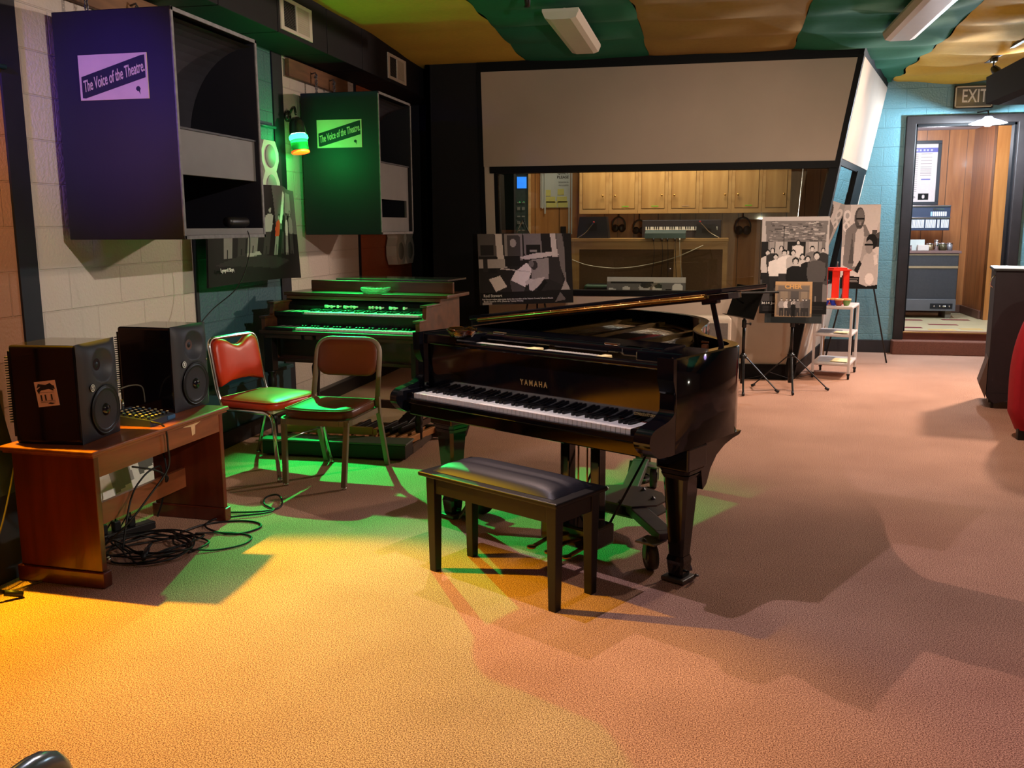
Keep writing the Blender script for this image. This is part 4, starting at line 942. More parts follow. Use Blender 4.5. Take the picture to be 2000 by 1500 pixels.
# ================================================================ THEATRE SPEAKER CABINETS ON THE LEFT WALL
CABM = mat('cabinet_grey', (20,19,30), 0.6, noise=(7,0.10), bump=(90,0.1,0.001))
EDGE = mat('cabinet_edge_worn', (110,106,108), 0.6, noise=(30,0.25))
BAFG = mat('baffle_grey', (104,100,100), 0.6, noise=(5,0.1))
PORT = mat('raw_wood_inside', (84,40,28), 0.8, noise=(6,0.2))
HORN = mat('horn_inside', (52,50,58), 0.6, noise=(5,0.15))
CREAM = mat('sign_cream', (206,182,150), 0.6, noise=(12,0.05)); NAVY = mat('sign_navy', (20,20,30), 0.6, noise=(9,0.1))
def theatre_cabinet(label, y0, y1, z0, z1, zs, group):
    """zs: baffle top, port top, port bottom. x runs from the wall out to the open front"""
    t = thing('theatre_speaker', label, 'speaker', (-3.24,y0,z0), 0, group)
    W = y1-y0; H = z1-z0; D = 0.655; th = 0.02
    zb, zp1, zp0 = [z-z0 for z in zs]
    mb = MB(); mb.b2((0,0,0),(D,th,H), bev=0.004); mb.b2((0,W-th,0),(D,W,H), bev=0.004); mb.b2((0,th,0),(D,W-th,th), bev=0.002); mb.b2((0,th,H-th),(D,W-th,H), bev=0.002); mb.b2((0,th,th),(0.02,W-th,H-th))
    mb.build('box', CABM, t)
    mb = MB(); e = 0.004
    for (a, b_) in (((D-e,0,0),(D+e,th,H)),((D-e,W-th,0),(D+e,W,H)),((D-e,0,0),(D+e,W,th)),((D-e,0,H-th),(D+e,W,H))): mb.b2(a, b_, bev=0.002)
    mb.build('edge_trim', EDGE, t)
    mb = MB()      # flared horn throat, curved back and top
    N = 14; vs = []
    for k in range(N+1):
        a = R_(90*k/N); x = D-0.03-0.50*math.sin(a); zt = H-th-0.05*(1-math.cos(a)); 
        vs.append((0.10+0.30*(1-math.cos(a)) if False else D-0.02-0.42*math.sin(a), (H-th-0.02)-(H-th-0.02-zb)*(1-math.cos(a))))
    for (xa, za), (xb, zb2) in zip(vs, vs[1:]): f = mb.poly([(xa,th,za),(xa,W-th,za),(xb,W-th,zb2),(xb,th,zb2)])
    mb.b2((D-0.44,th,zb-0.01),(D-0.02,W-th,zb)); mb.build('horn_throat', HORN, t)
    mb = MB(); mb.b2((D-0.05,th,zp1),(D-0.03,W-th,zb), bev=0.002)
    if zp0 > 0.06: mb.b2((D-0.05,th,th),(D-0.03,W-th,zp0), bev=0.002); mb.b2((D-0.05,th,zp0),(D-0.03,th+0.03,zp1)); mb.b2((D-0.05,W-th-0.06,zp0),(D-0.03,W-th,zp1))
    else: mb.b2((D-0.05,th,th),(D+0.0,W-th,0.055), bev=0.002)
    mb.build('baffle', BAFG, t)
    mb = MB(); mb.b2((0.05,th+0.001,th),(0.06,W-0.20,zp1)); mb.use(1); mb.b2((0.05,W-0.20,th),(0.07,W-th,zp1)); mb.build('port_back', [PORT, BLACKM], t)
    # sign plate on the side that faces the room
    sx0, sx1, sz0, sz1 = 0.135, 0.515, H-0.43, H-0.212
    mb = MB(); mb.use(0); mb.b2((sx0,-0.006,sz0),(sx1,0.0,sz1)); w_ = sx1-sx0; h_ = sz1-sz0; y = -0.0065
    mb.use(1); mb.poly([(sx0+0.012,y,sz0+0.012),(sx0+0.03,y,sz0+0.010),(sx1-0.010,y,sz0+h_*0.46),(sx1-0.010,y,sz1-0.010),(sx1-0.03,y,sz1-0.012),(sx0+0.012,y,sz0+h_*0.52)])
    c = (sx1-0.055, y, sz0+0.045); mb.poly([(c[0]-0.013,y,c[2]),(c[0]-0.006,y,c[2]-0.008),(c[0]+0.002,y,c[2]-0.009),(c[0]+0.010,y,c[2]-0.026),(c[0]+0.009,y,c[2]-0.008),(c[0]+0.013,y,c[2]+0.003),(c[0]+0.008,y,c[2]+0.012),(c[0],y,c[2]+0.016),(c[0]-0.010,y,c[2]+0.011)])
    sgn = mb.build('sign_plate', [CREAM, NAVY], t)
    mb = MB(); th_ = math.atan2(h_*0.47, w_); M_ = fm(((sx0+sx1)/2+0.004,y-0.0008,(sz0+sz1)/2+0.0), x=(math.cos(th_),0,math.sin(th_)), up=(-math.sin(th_),0,math.cos(th_)))
    mb.text('The Voice of the Theatre.', 0.078, M_, shear=0.55, width=0.35, bold=0.0008); mb.build('lettering', CREAM, sgn)
    return t
theatre_cabinet('nearer hanging theatre speaker cabinet with slanted sign on its side, high on the left wall', 4.265, 5.145, 1.44, 2.56, (2.00,1.765,1.49), 'theatre speaker cabinets on the left wall')
theatre_cabinet('farther hanging theatre speaker cabinet lit green, above the organ', 7.17, 8.00, 1.435, 2.555, (2.02,1.72,1.575), 'theatre speaker cabinets on the left wall')
PLNK = wood('plank_wood', (96,58,32), (142,94,58), 'Y', 5, 0.6, 0.0)
def chain_plank(label, y0, y1, z0, z1, ys, ztop):
    t = thing('hanging_plank', label, 'wooden plank', (-3.28,y0,z0), 0)
    mb = MB(); mb.b2((0,0,0),(0.035,y1-y0,z1-z0), bev=0.003); mb.build('plank', PLNK, t)
    for y in ys:
        mb = MB(); yy = y-y0; zt = (z1-z0)*0.5; zb = ztop-z0; n = max(3,int((zt-zb)/0.028)+2)
        mb.tube([(0.035,yy,zt+0.01),(0.07,yy,zt+0.02),(0.08,yy,zt-0.01),(0.06,yy,zt-0.02)], 0.006, 6)
        for k in range(n):
            z = zt-0.01-k*(zt-zb)/n; ax = (0,1,0) if k%2 else (1,0,0)
            mb.tube([Vector((0.075,yy,z))+Vector(ax)*0.011*math.cos(a*math.pi/5)+Vector((0,0,0.019*math.sin(a*math.pi/5))) for a in range(10)], 0.0032, 5, closed=True)
        mb.build('chain', STEEL, t)
    return t
chain_plank('wooden plank with two chains bolted above the farther theatre speaker', 7.0, 8.22, 2.665, 2.80, (7.42,7.80), 2.55)
chain_plank('wooden plank with chains just above the nearer theatre speaker at the top edge', 4.35, 5.25, 2.66, 2.80, (4.5,4.95), 2.56)
# small black amplifier box standing on the lip of the nearer cabinet
mb = MB(); mb.lathe([(0,0),(0.026,0.002),(0.03,0.02),(0.03,0.20),(0.026,0.218),(0,0.22)], c=(-2.635,4.79,1.5295), axis=(0,1,0), n=20)
o = mb.build('wireless_speaker', mat('device_black', (20,18,22), 0.35, noise=(20,0.1))); tag(o, 'small black rounded speaker resting on the bottom edge of the nearer theatre cabinet', 'small speaker')
cable('speaker_wire', 'thin black wire hanging from the nearer theatre cabinet down to the monitor', [(-2.60,4.93,1.50),(-2.575,4.93,1.44),(-2.60,4.94,1.3),(-2.66,4.90,1.15),(-2.78,4.8,1.02),(-2.84,4.62,0.85),(-2.85,4.45,0.70)], 0.003)

# white four-lobed acoustic horns
PLAS = mat('white_plaster', (214,206,200), 0.6, noise=(9,0.03)); PLAS2 = mat('plaster_disc', (150,150,146), 0.6, noise=(9,0.03))
def lobed_horn(label, y0, z0, lw, lh, nz=2):
    t = thing('lobed_horn', label, 'horn', (-3.27,y0,z0), 0, 'white lobed horns on the left wall')
    mb = MB(); a = lw*0.5; cut = lw*0.30
    for i in range(2):
        for j in range(nz):
            cy = lw*(i+0.5); cz = lh*(j+0.5); hy = lw*0.5; hz = lh*0.52
            pts = [(cy-hy+cut*0.6,cz-hz),(cy+hy-cut*0.6,cz-hz),(cy+hy,cz-hz+cut),(cy+hy,cz+hz-cut),(cy+hy-cut*0.6,cz+hz),(cy-hy+cut*0.6,cz+hz),(cy-hy,cz+hz-cut),(cy-hy,cz-hz+cut)]
            mb.prism([(0,p[0],p[1]) for p in pts], (0.11-0.001*(i+j),0,0))
    mb.build('body', PLAS, t)
    for i in range(2):
        for j in range(nz):
            mb = MB(); c = (0.1105,lw*(i+0.5),lh*(j+0.5))
            mb.lathe([(0,0.004),(lw*0.28,0.004),(lw*0.30,0.001),(lw*0.30,0)], c=c, axis=(1,0,0), n=32); mb.build('disc', PLAS2, t)
    return t
lobed_horn('white four-lobed horn glowing green between the two theatre speakers', 6.02, 1.69, 0.275, 0.215)
lobed_horn('white lobed horn peeking out below the farther theatre speaker on the orange wall', 9.20, 1.11, 0.30, 0.27)
# small conduit stub on the teal bay
mb = MB(); mb.tube([(-3.27,6.45,2.25),(-3.27,6.76,2.25)], 0.012, 8); mb.tube([(-3.27,3.6,2.25),(-3.27,3.95,2.25)], 0.012, 8); o = mb.build('trim_6', TEALD); tag(o, kind='structure')

# air registers on the duct
def register(label, y0):
    t = thing('air_register', label, 'air vent', (-2.92,y0,2.845), 0, 'air registers on the black duct')
    REG = WHITEP
    mb = MB(); mb.b2((0,0,0),(0.008,0.52,0.025)); mb.b2((0,0,0.2),(0.008,0.52,0.225)); mb.b2((0,0,0.025),(0.008,0.05,0.2)); mb.b2((0,0.47,0.025),(0.008,0.52,0.2)); mb.b2((0,0.245,0.02),(0.009,0.268,0.205), bev=0.002); mb.build('frame', REG, t)
    mb = MB()
    for k in range(16): mb.box((0.003,0.0,0.033+k*0.0107),(0.004,0.001,0.001))
    for k in range(17): mb.box((0.0035,0.147,0.030+k*0.0105),(0.010,0.196,0.0012), rot=(0,R_(35),0))
    mb.build('louvres', mat('register_grey', (120,116,108), 0.5, noise=(9,0.05)), t)
    mb = MB(); mb.b2((0,0.268,0.025),(0.005,0.47,0.2)); 
    for k in range(12): mb.box((0.006,0.369,0.034+k*0.0145),(0.002,0.196,0.006))
    mb.build('damper', mat('damper_white', (186,176,162), 0.5, noise=(9,0.05)), t)
register('white air register on the duct near the top edge, nearer one', 6.188)
register('white air register on the duct, farther one toward the control room', 8.385)

# green lamp on the white strip of wall beside the farther speaker
lamp = thing('wall_lamp', 'bullet-shaped wall lamp with a glowing green lens and orange lower rim', 'lamp', (-3.28,6.99,2.36), 0)
DGR = mat('lamp_housing', (70,78,70), 0.25, 0.7, noise=(9,0.1))
AX = Vector((0.16,-0.10,-1)).normalized(); L0 = Vector((0.12,-0.09,-0.05))
mb = MB(); mb.lathe([(0,0),(0.045,0),(0.045,0.02),(0.02,0.03)], c=(0,0,0), axis=(1,0,0), n=20); mb.tube(spline([(0.02,0,0),(0.05,-0.01,0.05),(0.09,-0.05,0.06),(0.12,-0.09,0.0)],5), 0.010, 8); mb.build('bracket', DGR, lamp)
mb = MB(); mb.lathe([(0.0,-0.03),(0.03,-0.025),(0.055,0.01),(0.062,0.06),(0.066,0.105)], c=L0, axis=AX, n=32); mb.build('shade', DGR, lamp)
GEM = mat('lamp_green_glow', (60,255,120), 0.4, emit=((40,255,110),9.0), noise=(5,0.02)); GEM2 = mat('lamp_green_hot', (220,255,225), 0.4, emit=((170,255,190),16.0), noise=(5,0.02))
mb = MB(); mb.lathe([(0.0,0.112),(0.052,0.108),(0.056,0.10)], c=L0+AX*0.0, axis=AX, n=32); mb.build('hot_lens', GEM2, lamp)
mb = MB(); mb.lathe([(0.060,0.106),(0.072,0.118),(0.074,0.135),(0.066,0.150),(0.05,0.158)], c=L0, axis=AX, n=32); mb.build('green_lens', GEM, lamp)
mb = MB(); mb.lathe([(0.066,0.150),(0.066,0.19),(0.068,0.235)], c=L0, axis=AX, n=32); mb.build('lower_sleeve', mat('sleeve_green_glass', (60,130,90), 0.2, trans=0.6, noise=(6,0.05)), lamp)
mb = MB(); mb.lathe([(0.060,0.238),(0.070,0.234),(0.071,0.246),(0.060,0.246),(0.0,0.232)], c=L0, axis=AX, n=32); mb.build('rim', mat('rim_orange', (255,96,40), 0.4, emit=((255,70,20),2.2), noise=(6,0.05)), lamp)

# ---------------------------------------------------------------- pictures painted with flat shapes
_g = {}
def grey(v, warm=1.0):
    k = (round(v), warm)
    if k not in _g:
        v = max(4, min(250, (v-110)*1.25+108)); _g[k] = mat('print_grey', (min(255,v*1.02+2), v*0.985, min(255,v*0.97+1)), 0.55, spec=0.2, noise=(40,0.04))
    return _g[k]
def pip(x, y, poly):
    c = False; n = len(poly); j = n-1
    for i in range(n):
        xi, yi = poly[i]; xj, yj = poly[j]
        if (yi > y) != (yj > y) and x < (xj-xi)*(y-yi)/(yj-yi+1e-12)+xi: c = not c
        j = i
    return c
def picture(name, parent, w_, h_, shapes, surf, nx=90, ny=70, pal=None):
    """shapes: (grey, [(u,v)...]) painter's order; drawn as coloured cells on the surface surf(u,v)"""
    vals = sorted({s[0] for s in shapes}, key=lambda q: str(q)); mats = []
    for v in vals: mats.append(grey(v) if isinstance(v, (int, float)) else mat('print_colour', v, 0.4, noise=(40,0.05)))
    idx = {v: i for i, v in enumerate(vals)}
    boxes = [(min(p[0] for p in s[1]), max(p[0] for p in s[1]), min(p[1] for p in s[1]), max(p[1] for p in s[1])) for s in shapes]
    mb = MB(); vs = [[mb.bm.verts.new(surf(i/nx, j/ny)) for i in range(nx+1)] for j in range(ny+1)]
    for j in range(ny):
        for i in range(nx):
            u = (i+0.5)/nx; v = (j+0.5)/ny; k = 0
            for q in range(len(shapes)-1,-1,-1):
                b_ = boxes[q]
                if b_[0] <= u <= b_[1] and b_[2] <= v <= b_[3] and pip(u, v, shapes[q][1]): k = idx[shapes[q][0]]; break
            f = mb.bm.faces.new([vs[j][i],vs[j][i+1],vs[j+1][i+1],vs[j+1][i]]); f.material_index = k
    return mb.build(name, mats, parent)
def rc_(x0, x1, y0, y1): return [(x0,y0),(x1,y0),(x1,y1),(x0,y1)]
def el(cx_, cy_, rx, ry, n=14): return [(cx_+rx*math.cos(2*math.pi*k/n), cy_+ry*math.sin(2*math.pi*k/n)) for k in range(n)]
def man(cx_, by, s, shirt=200, trou=60, hair=30, skin=150, asp=1.0):
    """a simple standing figure, s = height; asp = picture width / height"""
    k = s/asp
    return [(trou, [(cx_-0.11*k,by),(cx_-0.02*k,by),(cx_,by+0.30*s),(cx_+0.02*k,by),(cx_+0.11*k,by),(cx_+0.12*k,by+0.5*s),(cx_-0.12*k,by+0.5*s)]),
            (shirt, [(cx_-0.13*k,by+0.46*s),(cx_+0.13*k,by+0.46*s),(cx_+0.17*k,by+0.62*s),(cx_+0.15*k,by+0.80*s),(cx_+0.05*k,by+0.85*s),(cx_-0.05*k,by+0.85*s),(cx_-0.15*k,by+0.80*s),(cx_-0.17*k,by+0.62*s)]),
            (hair, el(cx_,by+0.935*s,0.062*k,0.072*s)), (skin, el(cx_,by+0.915*s,0.044*k,0.056*s))]

# glossy curved photograph on the teal bay
bp_ = thing('curved_photo', 'glossy curling photograph of people standing on dark stage, fixed under the nearer theatre speaker', 'photograph', (-3.18,5.48,1.09), 0)
def surf_b(u, v):
    y = 0.03+1.28*u*(0.93+0.07*v)-0.05*(1-v); z = 0.02+0.66*v+0.02*math.sin(3*u); x = 0.02+0.17*math.sin(math.pi*u)**2*(0.4+0.6*v)+0.10*(1-v)*u
    return (x, y, z)
sh = [(26,rc_(0,1,0,1)),(90,[(0.55,0.55),(1,0.5),(1,1),(0.45,1)]),(130,[(0.74,0.72),(0.92,0.72),(0.92,0.95),(0.74,0.95)]),(180,[(0.60,0.60),(0.66,0.6),(0.70,0.92),(0.62,0.95)]),(40,[(0.80,0.5),(0.88,0.5),(0.88,0.70),(0.80,0.70)]),(16,[(0,0),(1,0),(1,0.2),(0.5,0.3),(0,0.36)]),(50,[(0.05,0.20),(0.6,0.12),(0.85,0.2),(0.3,0.30)])]
for k, (x, sc, sh_) in enumerate(((0.16,0.50,190),(0.26,0.46,60),(0.34,0.62,215),(0.46,0.50,150),(0.58,0.44,(190,60,30)),(0.70,0.50,30),(0.80,0.46,170),(0.90,0.48,120))):
    sh += man(x, 0.26+0.02*(k%2), sc, sh_, 60 if k%2 else 120, 24, 140, 1.9)
sh += [(150,[(0.30,0.26),(0.42,0.28),(0.40,0.31),(0.30,0.30)])]
mbp = picture('print', bp_, 1.3, 0.66, sh, surf_b, 130, 80)
mb = MB(); NB = 30
for i in range(NB):
    for (va, vb) in ((0,1),):
        a = Vector(surf_b(i/NB,0)); b_ = Vector(surf_b((i+1)/NB,0)); c = Vector(surf_b((i+1)/NB,1)); d = Vector(surf_b(i/NB,1)); off = Vector((-0.006,0,0))
        mb.prism([a+off,b_+off,c+off,d+off], (-0.006,0,0))
mb.build('backing_board', BLACKM, bp_)
mb = MB(); mb.text('Lynyrd Skynyrd', 0.034, fm(Vector(surf_b(0.16,0.15))+Vector((0.012,0,0)), x=(0.04,1,0.0), up=(-0.1,0,1)), ext=0.0008, bold=0.0008); mb.build('caption', mat('caption_white', (230,230,225), 0.5, noise=(9,0.02)), bp_)

# building photograph leaning on the wall behind the table
lb_ = thing('photo_board', 'pale photo board of a building leaning on the wall behind the wooden table', 'photograph', (-3.10,3.72,0.02), 0, rot=(0,R_(-14),0))
sh = [(214,rc_(0,1,0,1)),(120,rc_(0,0.30,0,0.62)),(30,[(0.24,0.1),(0.44,0.15),(0.50,0.62),(0.36,0.70),(0.24,0.60)]),(60,rc_(0.03,0.10,0.1,0.5)),(170,rc_(0.13,0.2,0.12,0.5)),(40,[(0.15,0.72),(0.5,0.82),(0.5,0.86),(0.16,0.78)]),(150,[(0.55,0.1),(0.75,0.2),(0.72,0.5),(0.56,0.4)]),(110,[(0.8,0.2),(0.98,0.3),(0.96,0.6),(0.82,0.5)]),(236,rc_(0.3,0.36,0.1,0.6))]
picture('print', lb_, 1.0, 0.46, sh, lambda u,v: (0.0,1.02*u,0.46*v), 90, 42)
mb = MB(); mb.b2((-0.009,0,0),(-0.001,1.02,0.46)); mb.build('board', mat('board_white', (200,198,190), 0.6, noise=(9,0.03)), lb_)

# ================================================================ LEFT EDGE: AMPLIFIER CASE, BAG, MICROPHONE STAND
ac = thing('amplifier_case', 'dark amplifier case lit green, leaning back at the left edge of the picture', 'amplifier', (-2.915,3.06,0), R_(-4))
mb = MB(); mb.prism([(0.0,0,0),(-0.33,0,0),(-0.33,0,0.36),(-0.035,0,0.37)], (0,0.33,0)); mb.build('lower_box', mat('case_dark', (34,36,34), 0.6, noise=(9,0.2)), ac)
mb = MB(); mb.prism([(-0.022,-0.01,0.37),(-0.33,-0.01,0.36),(-0.355,-0.01,0.80),(-0.125,-0.01,0.80)], (0,0.35,0)); mb.build('upper_box', mat('case_green_lit', (52,60,50), 0.5, noise=(9,0.2)), ac)  # green light on the upper box is put into its colour
mb = MB(); mb.lathe([(0,0),(0.09,0.01),(0.125,0.07),(0.12,0.16),(0.08,0.22),(0,0.24)], c=(-3.13,3.20,0.803), n=24); o = mb.build('cloth_bag', mat('bag_navy', (22,26,70), 0.8, noise=(12,0.2), bump=(20,0.4,0.01)), smooth=True); tag(o, 'dark blue rounded bag on top of the amplifier case', 'bag')
ms = thing('microphone_stand', 'black tripod microphone stand with only one rubber-tipped leg in view at the left edge', 'microphone stand', (-3.02,2.82,0), 0)
mb = MB(); mb.tube([(0,0,0.08),(0,0,1.3)], 0.011, 10); mb.lathe([(0.02,0.10),(0.026,0.12),(0.026,0.2),(0.018,0.22)], n=16, caps=True); mb.build('pole', BLACKS, ms)
for (x, y) in ((0.30,0.285),(-0.2,0.1),(0.10,-0.32)):
    mb = MB(); mb.tube([(x*0.05,y*0.05,0.17),(x*0.93,y*0.93,0.022)], 0.009, 8); lg = mb.build('leg', BLACKS, ms)
    mb = MB(); mb.tube([(x*0.84,y*0.84,0.034),(x,y,0.013)], 0.0135, 10); mb.build('rubber_foot', BLKPL, lg)
cable('instrument_cable', 'thin yellow-lit cable hanging beside the amplifier case to the floor', [(-2.935,3.37,0.47),(-2.90,3.28,0.36),(-2.88,3.18,0.22),(-2.90,3.08,0.08),(-2.93,3.0,0.006),(-2.80,3.16,0.006),(-2.72,3.36,0.006)], 0.004, mat('cable_yellow_lit', (120,104,50), 0.5, noise=(40,0.1)))  # yellow light on the cable is painted in as its colour
# ================================================================ INSIDE THE CONTROL ROOM
OAK = wood('oak', (172,122,66), (206,158,94), 'Z', 4, 0.4, 0.2); OAKH = wood('oak_frame', (180,132,76), (212,166,104), 'X', 4, 0.4, 0.2)
def wall_cabinet(x0, x1, k, label):
    t = thing('wall_cabinet', label, 'cabinet', (x0,10.72,1.63), 0, 'oak wall cabinets in the control room')
    W = x1-x0; H = 0.85
    mb = MB(); mb.b2((0,0.02,0),(W-0.002,0.37,H)); mb.b2((0,0,0),(W-0.002,0.02,0.05)); mb.b2((0,0,0.05),(0.035,0.02,H)); mb.b2((W-0.037,0,0.05),(W-0.002,0.02,H)); mb.build('body', OAKH, t)
    d = MB(); d.b2((0.038,-0.004,0.055),(W-0.04,0.018,H-0.02), bev=0.003); d = d.build('door', OAK, t)
    kx = W-0.07 if k%2 == 0 else 0.07
    mb = MB(); mb.lathe([(0.004,0),(0.004,0.012),(0.012,0.02),(0.010,0.028),(0,0.03)], c=(kx,-0.004,0.20), axis=(0,-1,0), n=14); mb.build('knob', BRASS, d)
    if k in (1,2,3,5):
        mb = MB(); mb.b2((W*0.45,-0.0045,0.075),(W*0.68,-0.006,0.087)); mb.build('tape_label', mat('tape_green', (150,200,60) if k != 3 else (190,150,110), 0.6, noise=(9,0.05)), d)
    return t
xs = [-1.46,-1.12,-0.79,-0.455,-0.11,0.24,0.57,0.87]
names_ = ['leftmost oak wall cabinet beside the QUIET PLEASE papers','second oak wall cabinet from the papers, green tape near its bottom','third oak wall cabinet from the papers, green tape near its bottom','fourth oak wall cabinet from the papers, tan tape near its bottom','fifth oak wall cabinet from the papers, above the keyboard end','sixth oak wall cabinet from the papers, bright green tape at the bottom','last oak wall cabinet at the right end, above the tall group photo']
for k, (a, b_) in enumerate(zip(xs, xs[1:])): wall_cabinet(a, b_, k, names_[k])
# framed console back standing below the window
cb = thing('console_cabinet', 'light wood cabinet with brown cloth panels standing inside the control room window', 'cabinet', (-1.50,10.40,0), 0)
BRC = mat('brown_grille_cloth', (104,78,52), 0.9, noise=(60,0.1), bump=(400,0.3,0.001))
mb = MB(); W = 1.71
mb.b2((0,0,1.235),(W,0.02,1.32)); mb.b2((0,0,0.0),(0.085,0.02,1.235)); mb.b2((W-0.05,0,0),(W,0.02,1.235)); mb.b2((1.135,0,0),(1.22,0.02,1.235)); mb.b2((0.085,0,0),(W-0.05,0.02,0.10)); mb.b2((0,0.02,0),(0.03,0.6,1.32)); mb.b2((W-0.03,0.02,0),(W,0.6,1.32)); mb.build('frame', OAKH, cb)
mb = MB(); mb.b2((-0.01,-0.01,1.32),(W+0.01,0.62,1.355), bev=0.004); mb.build('top', OAKH, cb)
for x0, x1 in ((0.085,1.135),(1.22,W-0.05)):
    mb = MB(); mb.b2((x0,0.012,0.10),(x1,0.025,1.235)); mb.build('cloth_panel', BRC, cb)
def nearfield(label, x, y, z, w_, h_, rz):
    t = thing('monitor_speaker', label, 'speaker', (x,y,z), rz)
    mb = MB(); mb.prism([(-w_/2,0,0),(w_/2,0,0),(w_/2-0.03,0,h_),(-w_/2+0.03,0,h_)], (0,0.2,0)); mb.build('cabinet', BLKPL, t)
    mb = MB(); mb.b2((-0.05,-0.004,h_*0.35),(0.05,0,h_*0.7)); mb.build('rear_plate', BLACKM, t); return t
nearfield('dark monitor speaker seen from behind at the left end of the console', -1.27, 10.44, 1.356, 0.36, 0.24, 0)
nearfield('dark monitor speaker seen from behind at the right end of the console', -0.02, 10.50, 1.356, 0.26, 0.15, 0)
def gooseneck(label, x, y, z, dx):
    mb = MB(); mb.use(0); mb.tube(spline([(x,y,z),(x+0.10*dx,y,z+0.06),(x+0.17*dx,y-0.02,z+0.13),(x+0.21*dx,y-0.03,z+0.17)],5), 0.005, 6); mb.use(1); mb.lathe([(0,0),(0.010,0.004),(0.010,0.012),(0,0.016)], c=(x+0.21*dx,y-0.03,z+0.168), n=10)
    return tag(mb.build('gooseneck_lamp', [CHROME, mat('red_tip', (220,50,50), 0.4, noise=(9,0.02))]), label, 'gooseneck')
gooseneck('thin gooseneck with a red tip on the left monitor speaker', -1.44, 10.40, 1.36, 0.9)
gooseneck('thin gooseneck with a red tip bending left over the keyboard', 0.12, 10.42, 1.36, -1.0)
for nm, x, z, r, lb in (('headphones',-1.03,1.50,0.075,'black round headphones hanging right of the left monitor speaker'),('headphones',-0.79,1.47,0.07,'black round headphones beside the left end of the keyboard'),('headphones',0.385,1.475,0.085,'black headphones hanging alone on the panelling right of the keyboard')):
    t = thing(nm, lb, 'headphones', (x,10.98,z), 0, 'headphones hung behind the console')
    mb = MB(); mb.tube([(r*math.cos(R_(a)),0.0,r*1.25*math.sin(R_(a))) for a in range(-20,201,20)], 0.010, 8); mb.tube([(0,0,r*1.25),(0,0.02,r*1.25+0.09)], 0.006, 6); mb.build('headband', BLKPL, t)
    for s in (-1,1):
        mb = MB(); mb.lathe([(0,-0.02),(r*0.55,-0.02),(r*0.62,0.0),(r*0.5,0.02),(0,0.02)], c=(s*r*0.55,0,-r*0.45), axis=(s*0.6,-1,0), n=18); mb.build('ear_cup', BLACKS, t)
kb = thing('keyboard', 'piano-style keyboard standing on edge behind the console', 'keyboard', (-0.74,10.72,1.356), 0)
mb = MB(); mb.b2((0,0.0,0),(0.88,0.05,0.20), bev=0.006); mb.build('body', mat('keyboard_body', (46,40,44), 0.5, noise=(9,0.1)), kb)
for i in range(32):
    mb = MB(); mb.b2((0.04+i*0.025,-0.006,0.085),(0.0625+i*0.025,0.0,0.125)); mb.build('white_key', IVORY, kb)
for i in range(31):
    if i%7 not in (2,6): mb = MB(); mb.b2((0.057+i*0.025,-0.010,0.10),(0.069+i*0.025,-0.005,0.126)); mb.build('black_key', BLACKS, kb)
mxx = thing('rack_mixer', 'steel-blue mixer box on the console edge with cables plugged in underneath', 'mixer', (-0.68,10.27,1.357), 0)
mb = MB(); mb.prism([(0,0,0.0),(0,0.22,0.0),(0,0.22,0.09),(0,0.0,0.055)], (0.44,0,0)); mb.build('body', mat('mixer_steel_blue', (96,116,116), 0.35, 0.5, noise=(9,0.05)), mxx)
for i, x in enumerate((0.10,0.19,0.25,0.33,0.38)):
    mb = MB(); mb.tube([(x,-0.02,0.0),(x,-0.03,-0.03)], 0.007, 8); mb.tube(spline([(x,-0.03,-0.03),(x+0.01,-0.05,-0.2),(x-0.03+0.02*i,-0.03,-0.55)],5), 0.003, 5); mb.build('plugged_cable', CAB if i != 4 else mat('cable_white', (210,200,180), 0.5, noise=(40,0.05)), mxx)
cable('white_cable', 'long white cable sagging across the brown cloth panels of the console', [(-1.49,10.36,1.12),(-1.30,10.34,1.06),(-1.0,10.33,1.03),(-0.7,10.33,1.06),(-0.35,10.33,1.15),(-0.05,10.35,1.28)], 0.005, mat('cable_cream', (214,200,170), 0.5, noise=(40,0.05)))
# papers, tapes, outlet on the left panelling
np_ = thing('notice_papers', 'cluster of pinned papers reading QUIET PLEASE with yellow notes on the panelling', 'papers', (-1.98,11.085,1.66), 0)
PAPER = mat('paper_grey_white', (196,204,200), 0.7, noise=(6,0.04)); YEL = mat('note_yellow', (206,204,120), 0.7, noise=(6,0.05))
mb = MB(); mb.b2((0,0,0.05),(0.36,0.006,0.50)); mb.build('sheet', PAPER, np_)
mb = MB(); mb.text('QUIET', 0.045, fm((0.27,-0.001,0.455)), ext=0.0008, bold=0.001); mb.text('PLEASE', 0.045, fm((0.27,-0.001,0.405)), ext=0.0008, bold=0.001); mb.text('SESSION IN', 0.025, fm((0.28,-0.001,0.345)), ext=0.0008); mb.text('PROGRESS', 0.025, fm((0.28,-0.001,0.31)), ext=0.0008); mb.build('lettering', mat('ink_black', (40,44,44), 0.7, noise=(9,0.05)), np_)
for (x, z, s) in ((0.05,0.19,0.075),(0.21,0.20,0.075),(0.06,0.11,0.12),(0.20,0.11,0.12),(0.07,0.055,0.13),(0.21,0.055,0.12)):
    mb = MB(); mb.b2((x,-0.006,z),(x+s,-0.001,z+0.07)); mb.build('sticky_note', YEL, np_)
for x, l in ((0.02,0.10),(0.05,0.04),(0.34,-0.22),(0.37,-0.20)):
    mb = MB(); mb.b2((x,-0.010,l-0.06),(x+0.016,-0.007,0.52)); mb.build('tape_strip', PAPER, np_)
mb = MB(); mb.b2((-1.74,11.09,1.40),(-1.67,11.1,1.49), bev=0.003); o = mb.build('wall_outlet', BLACKS); tag(o, 'black outlet plate on the panelling below the papers', 'outlet')
rk = thing('equipment_rack', 'tall rack of audio gear with small blue screen, left end of the window', 'equipment rack', (-2.36,10.70,0.0), R_(12))
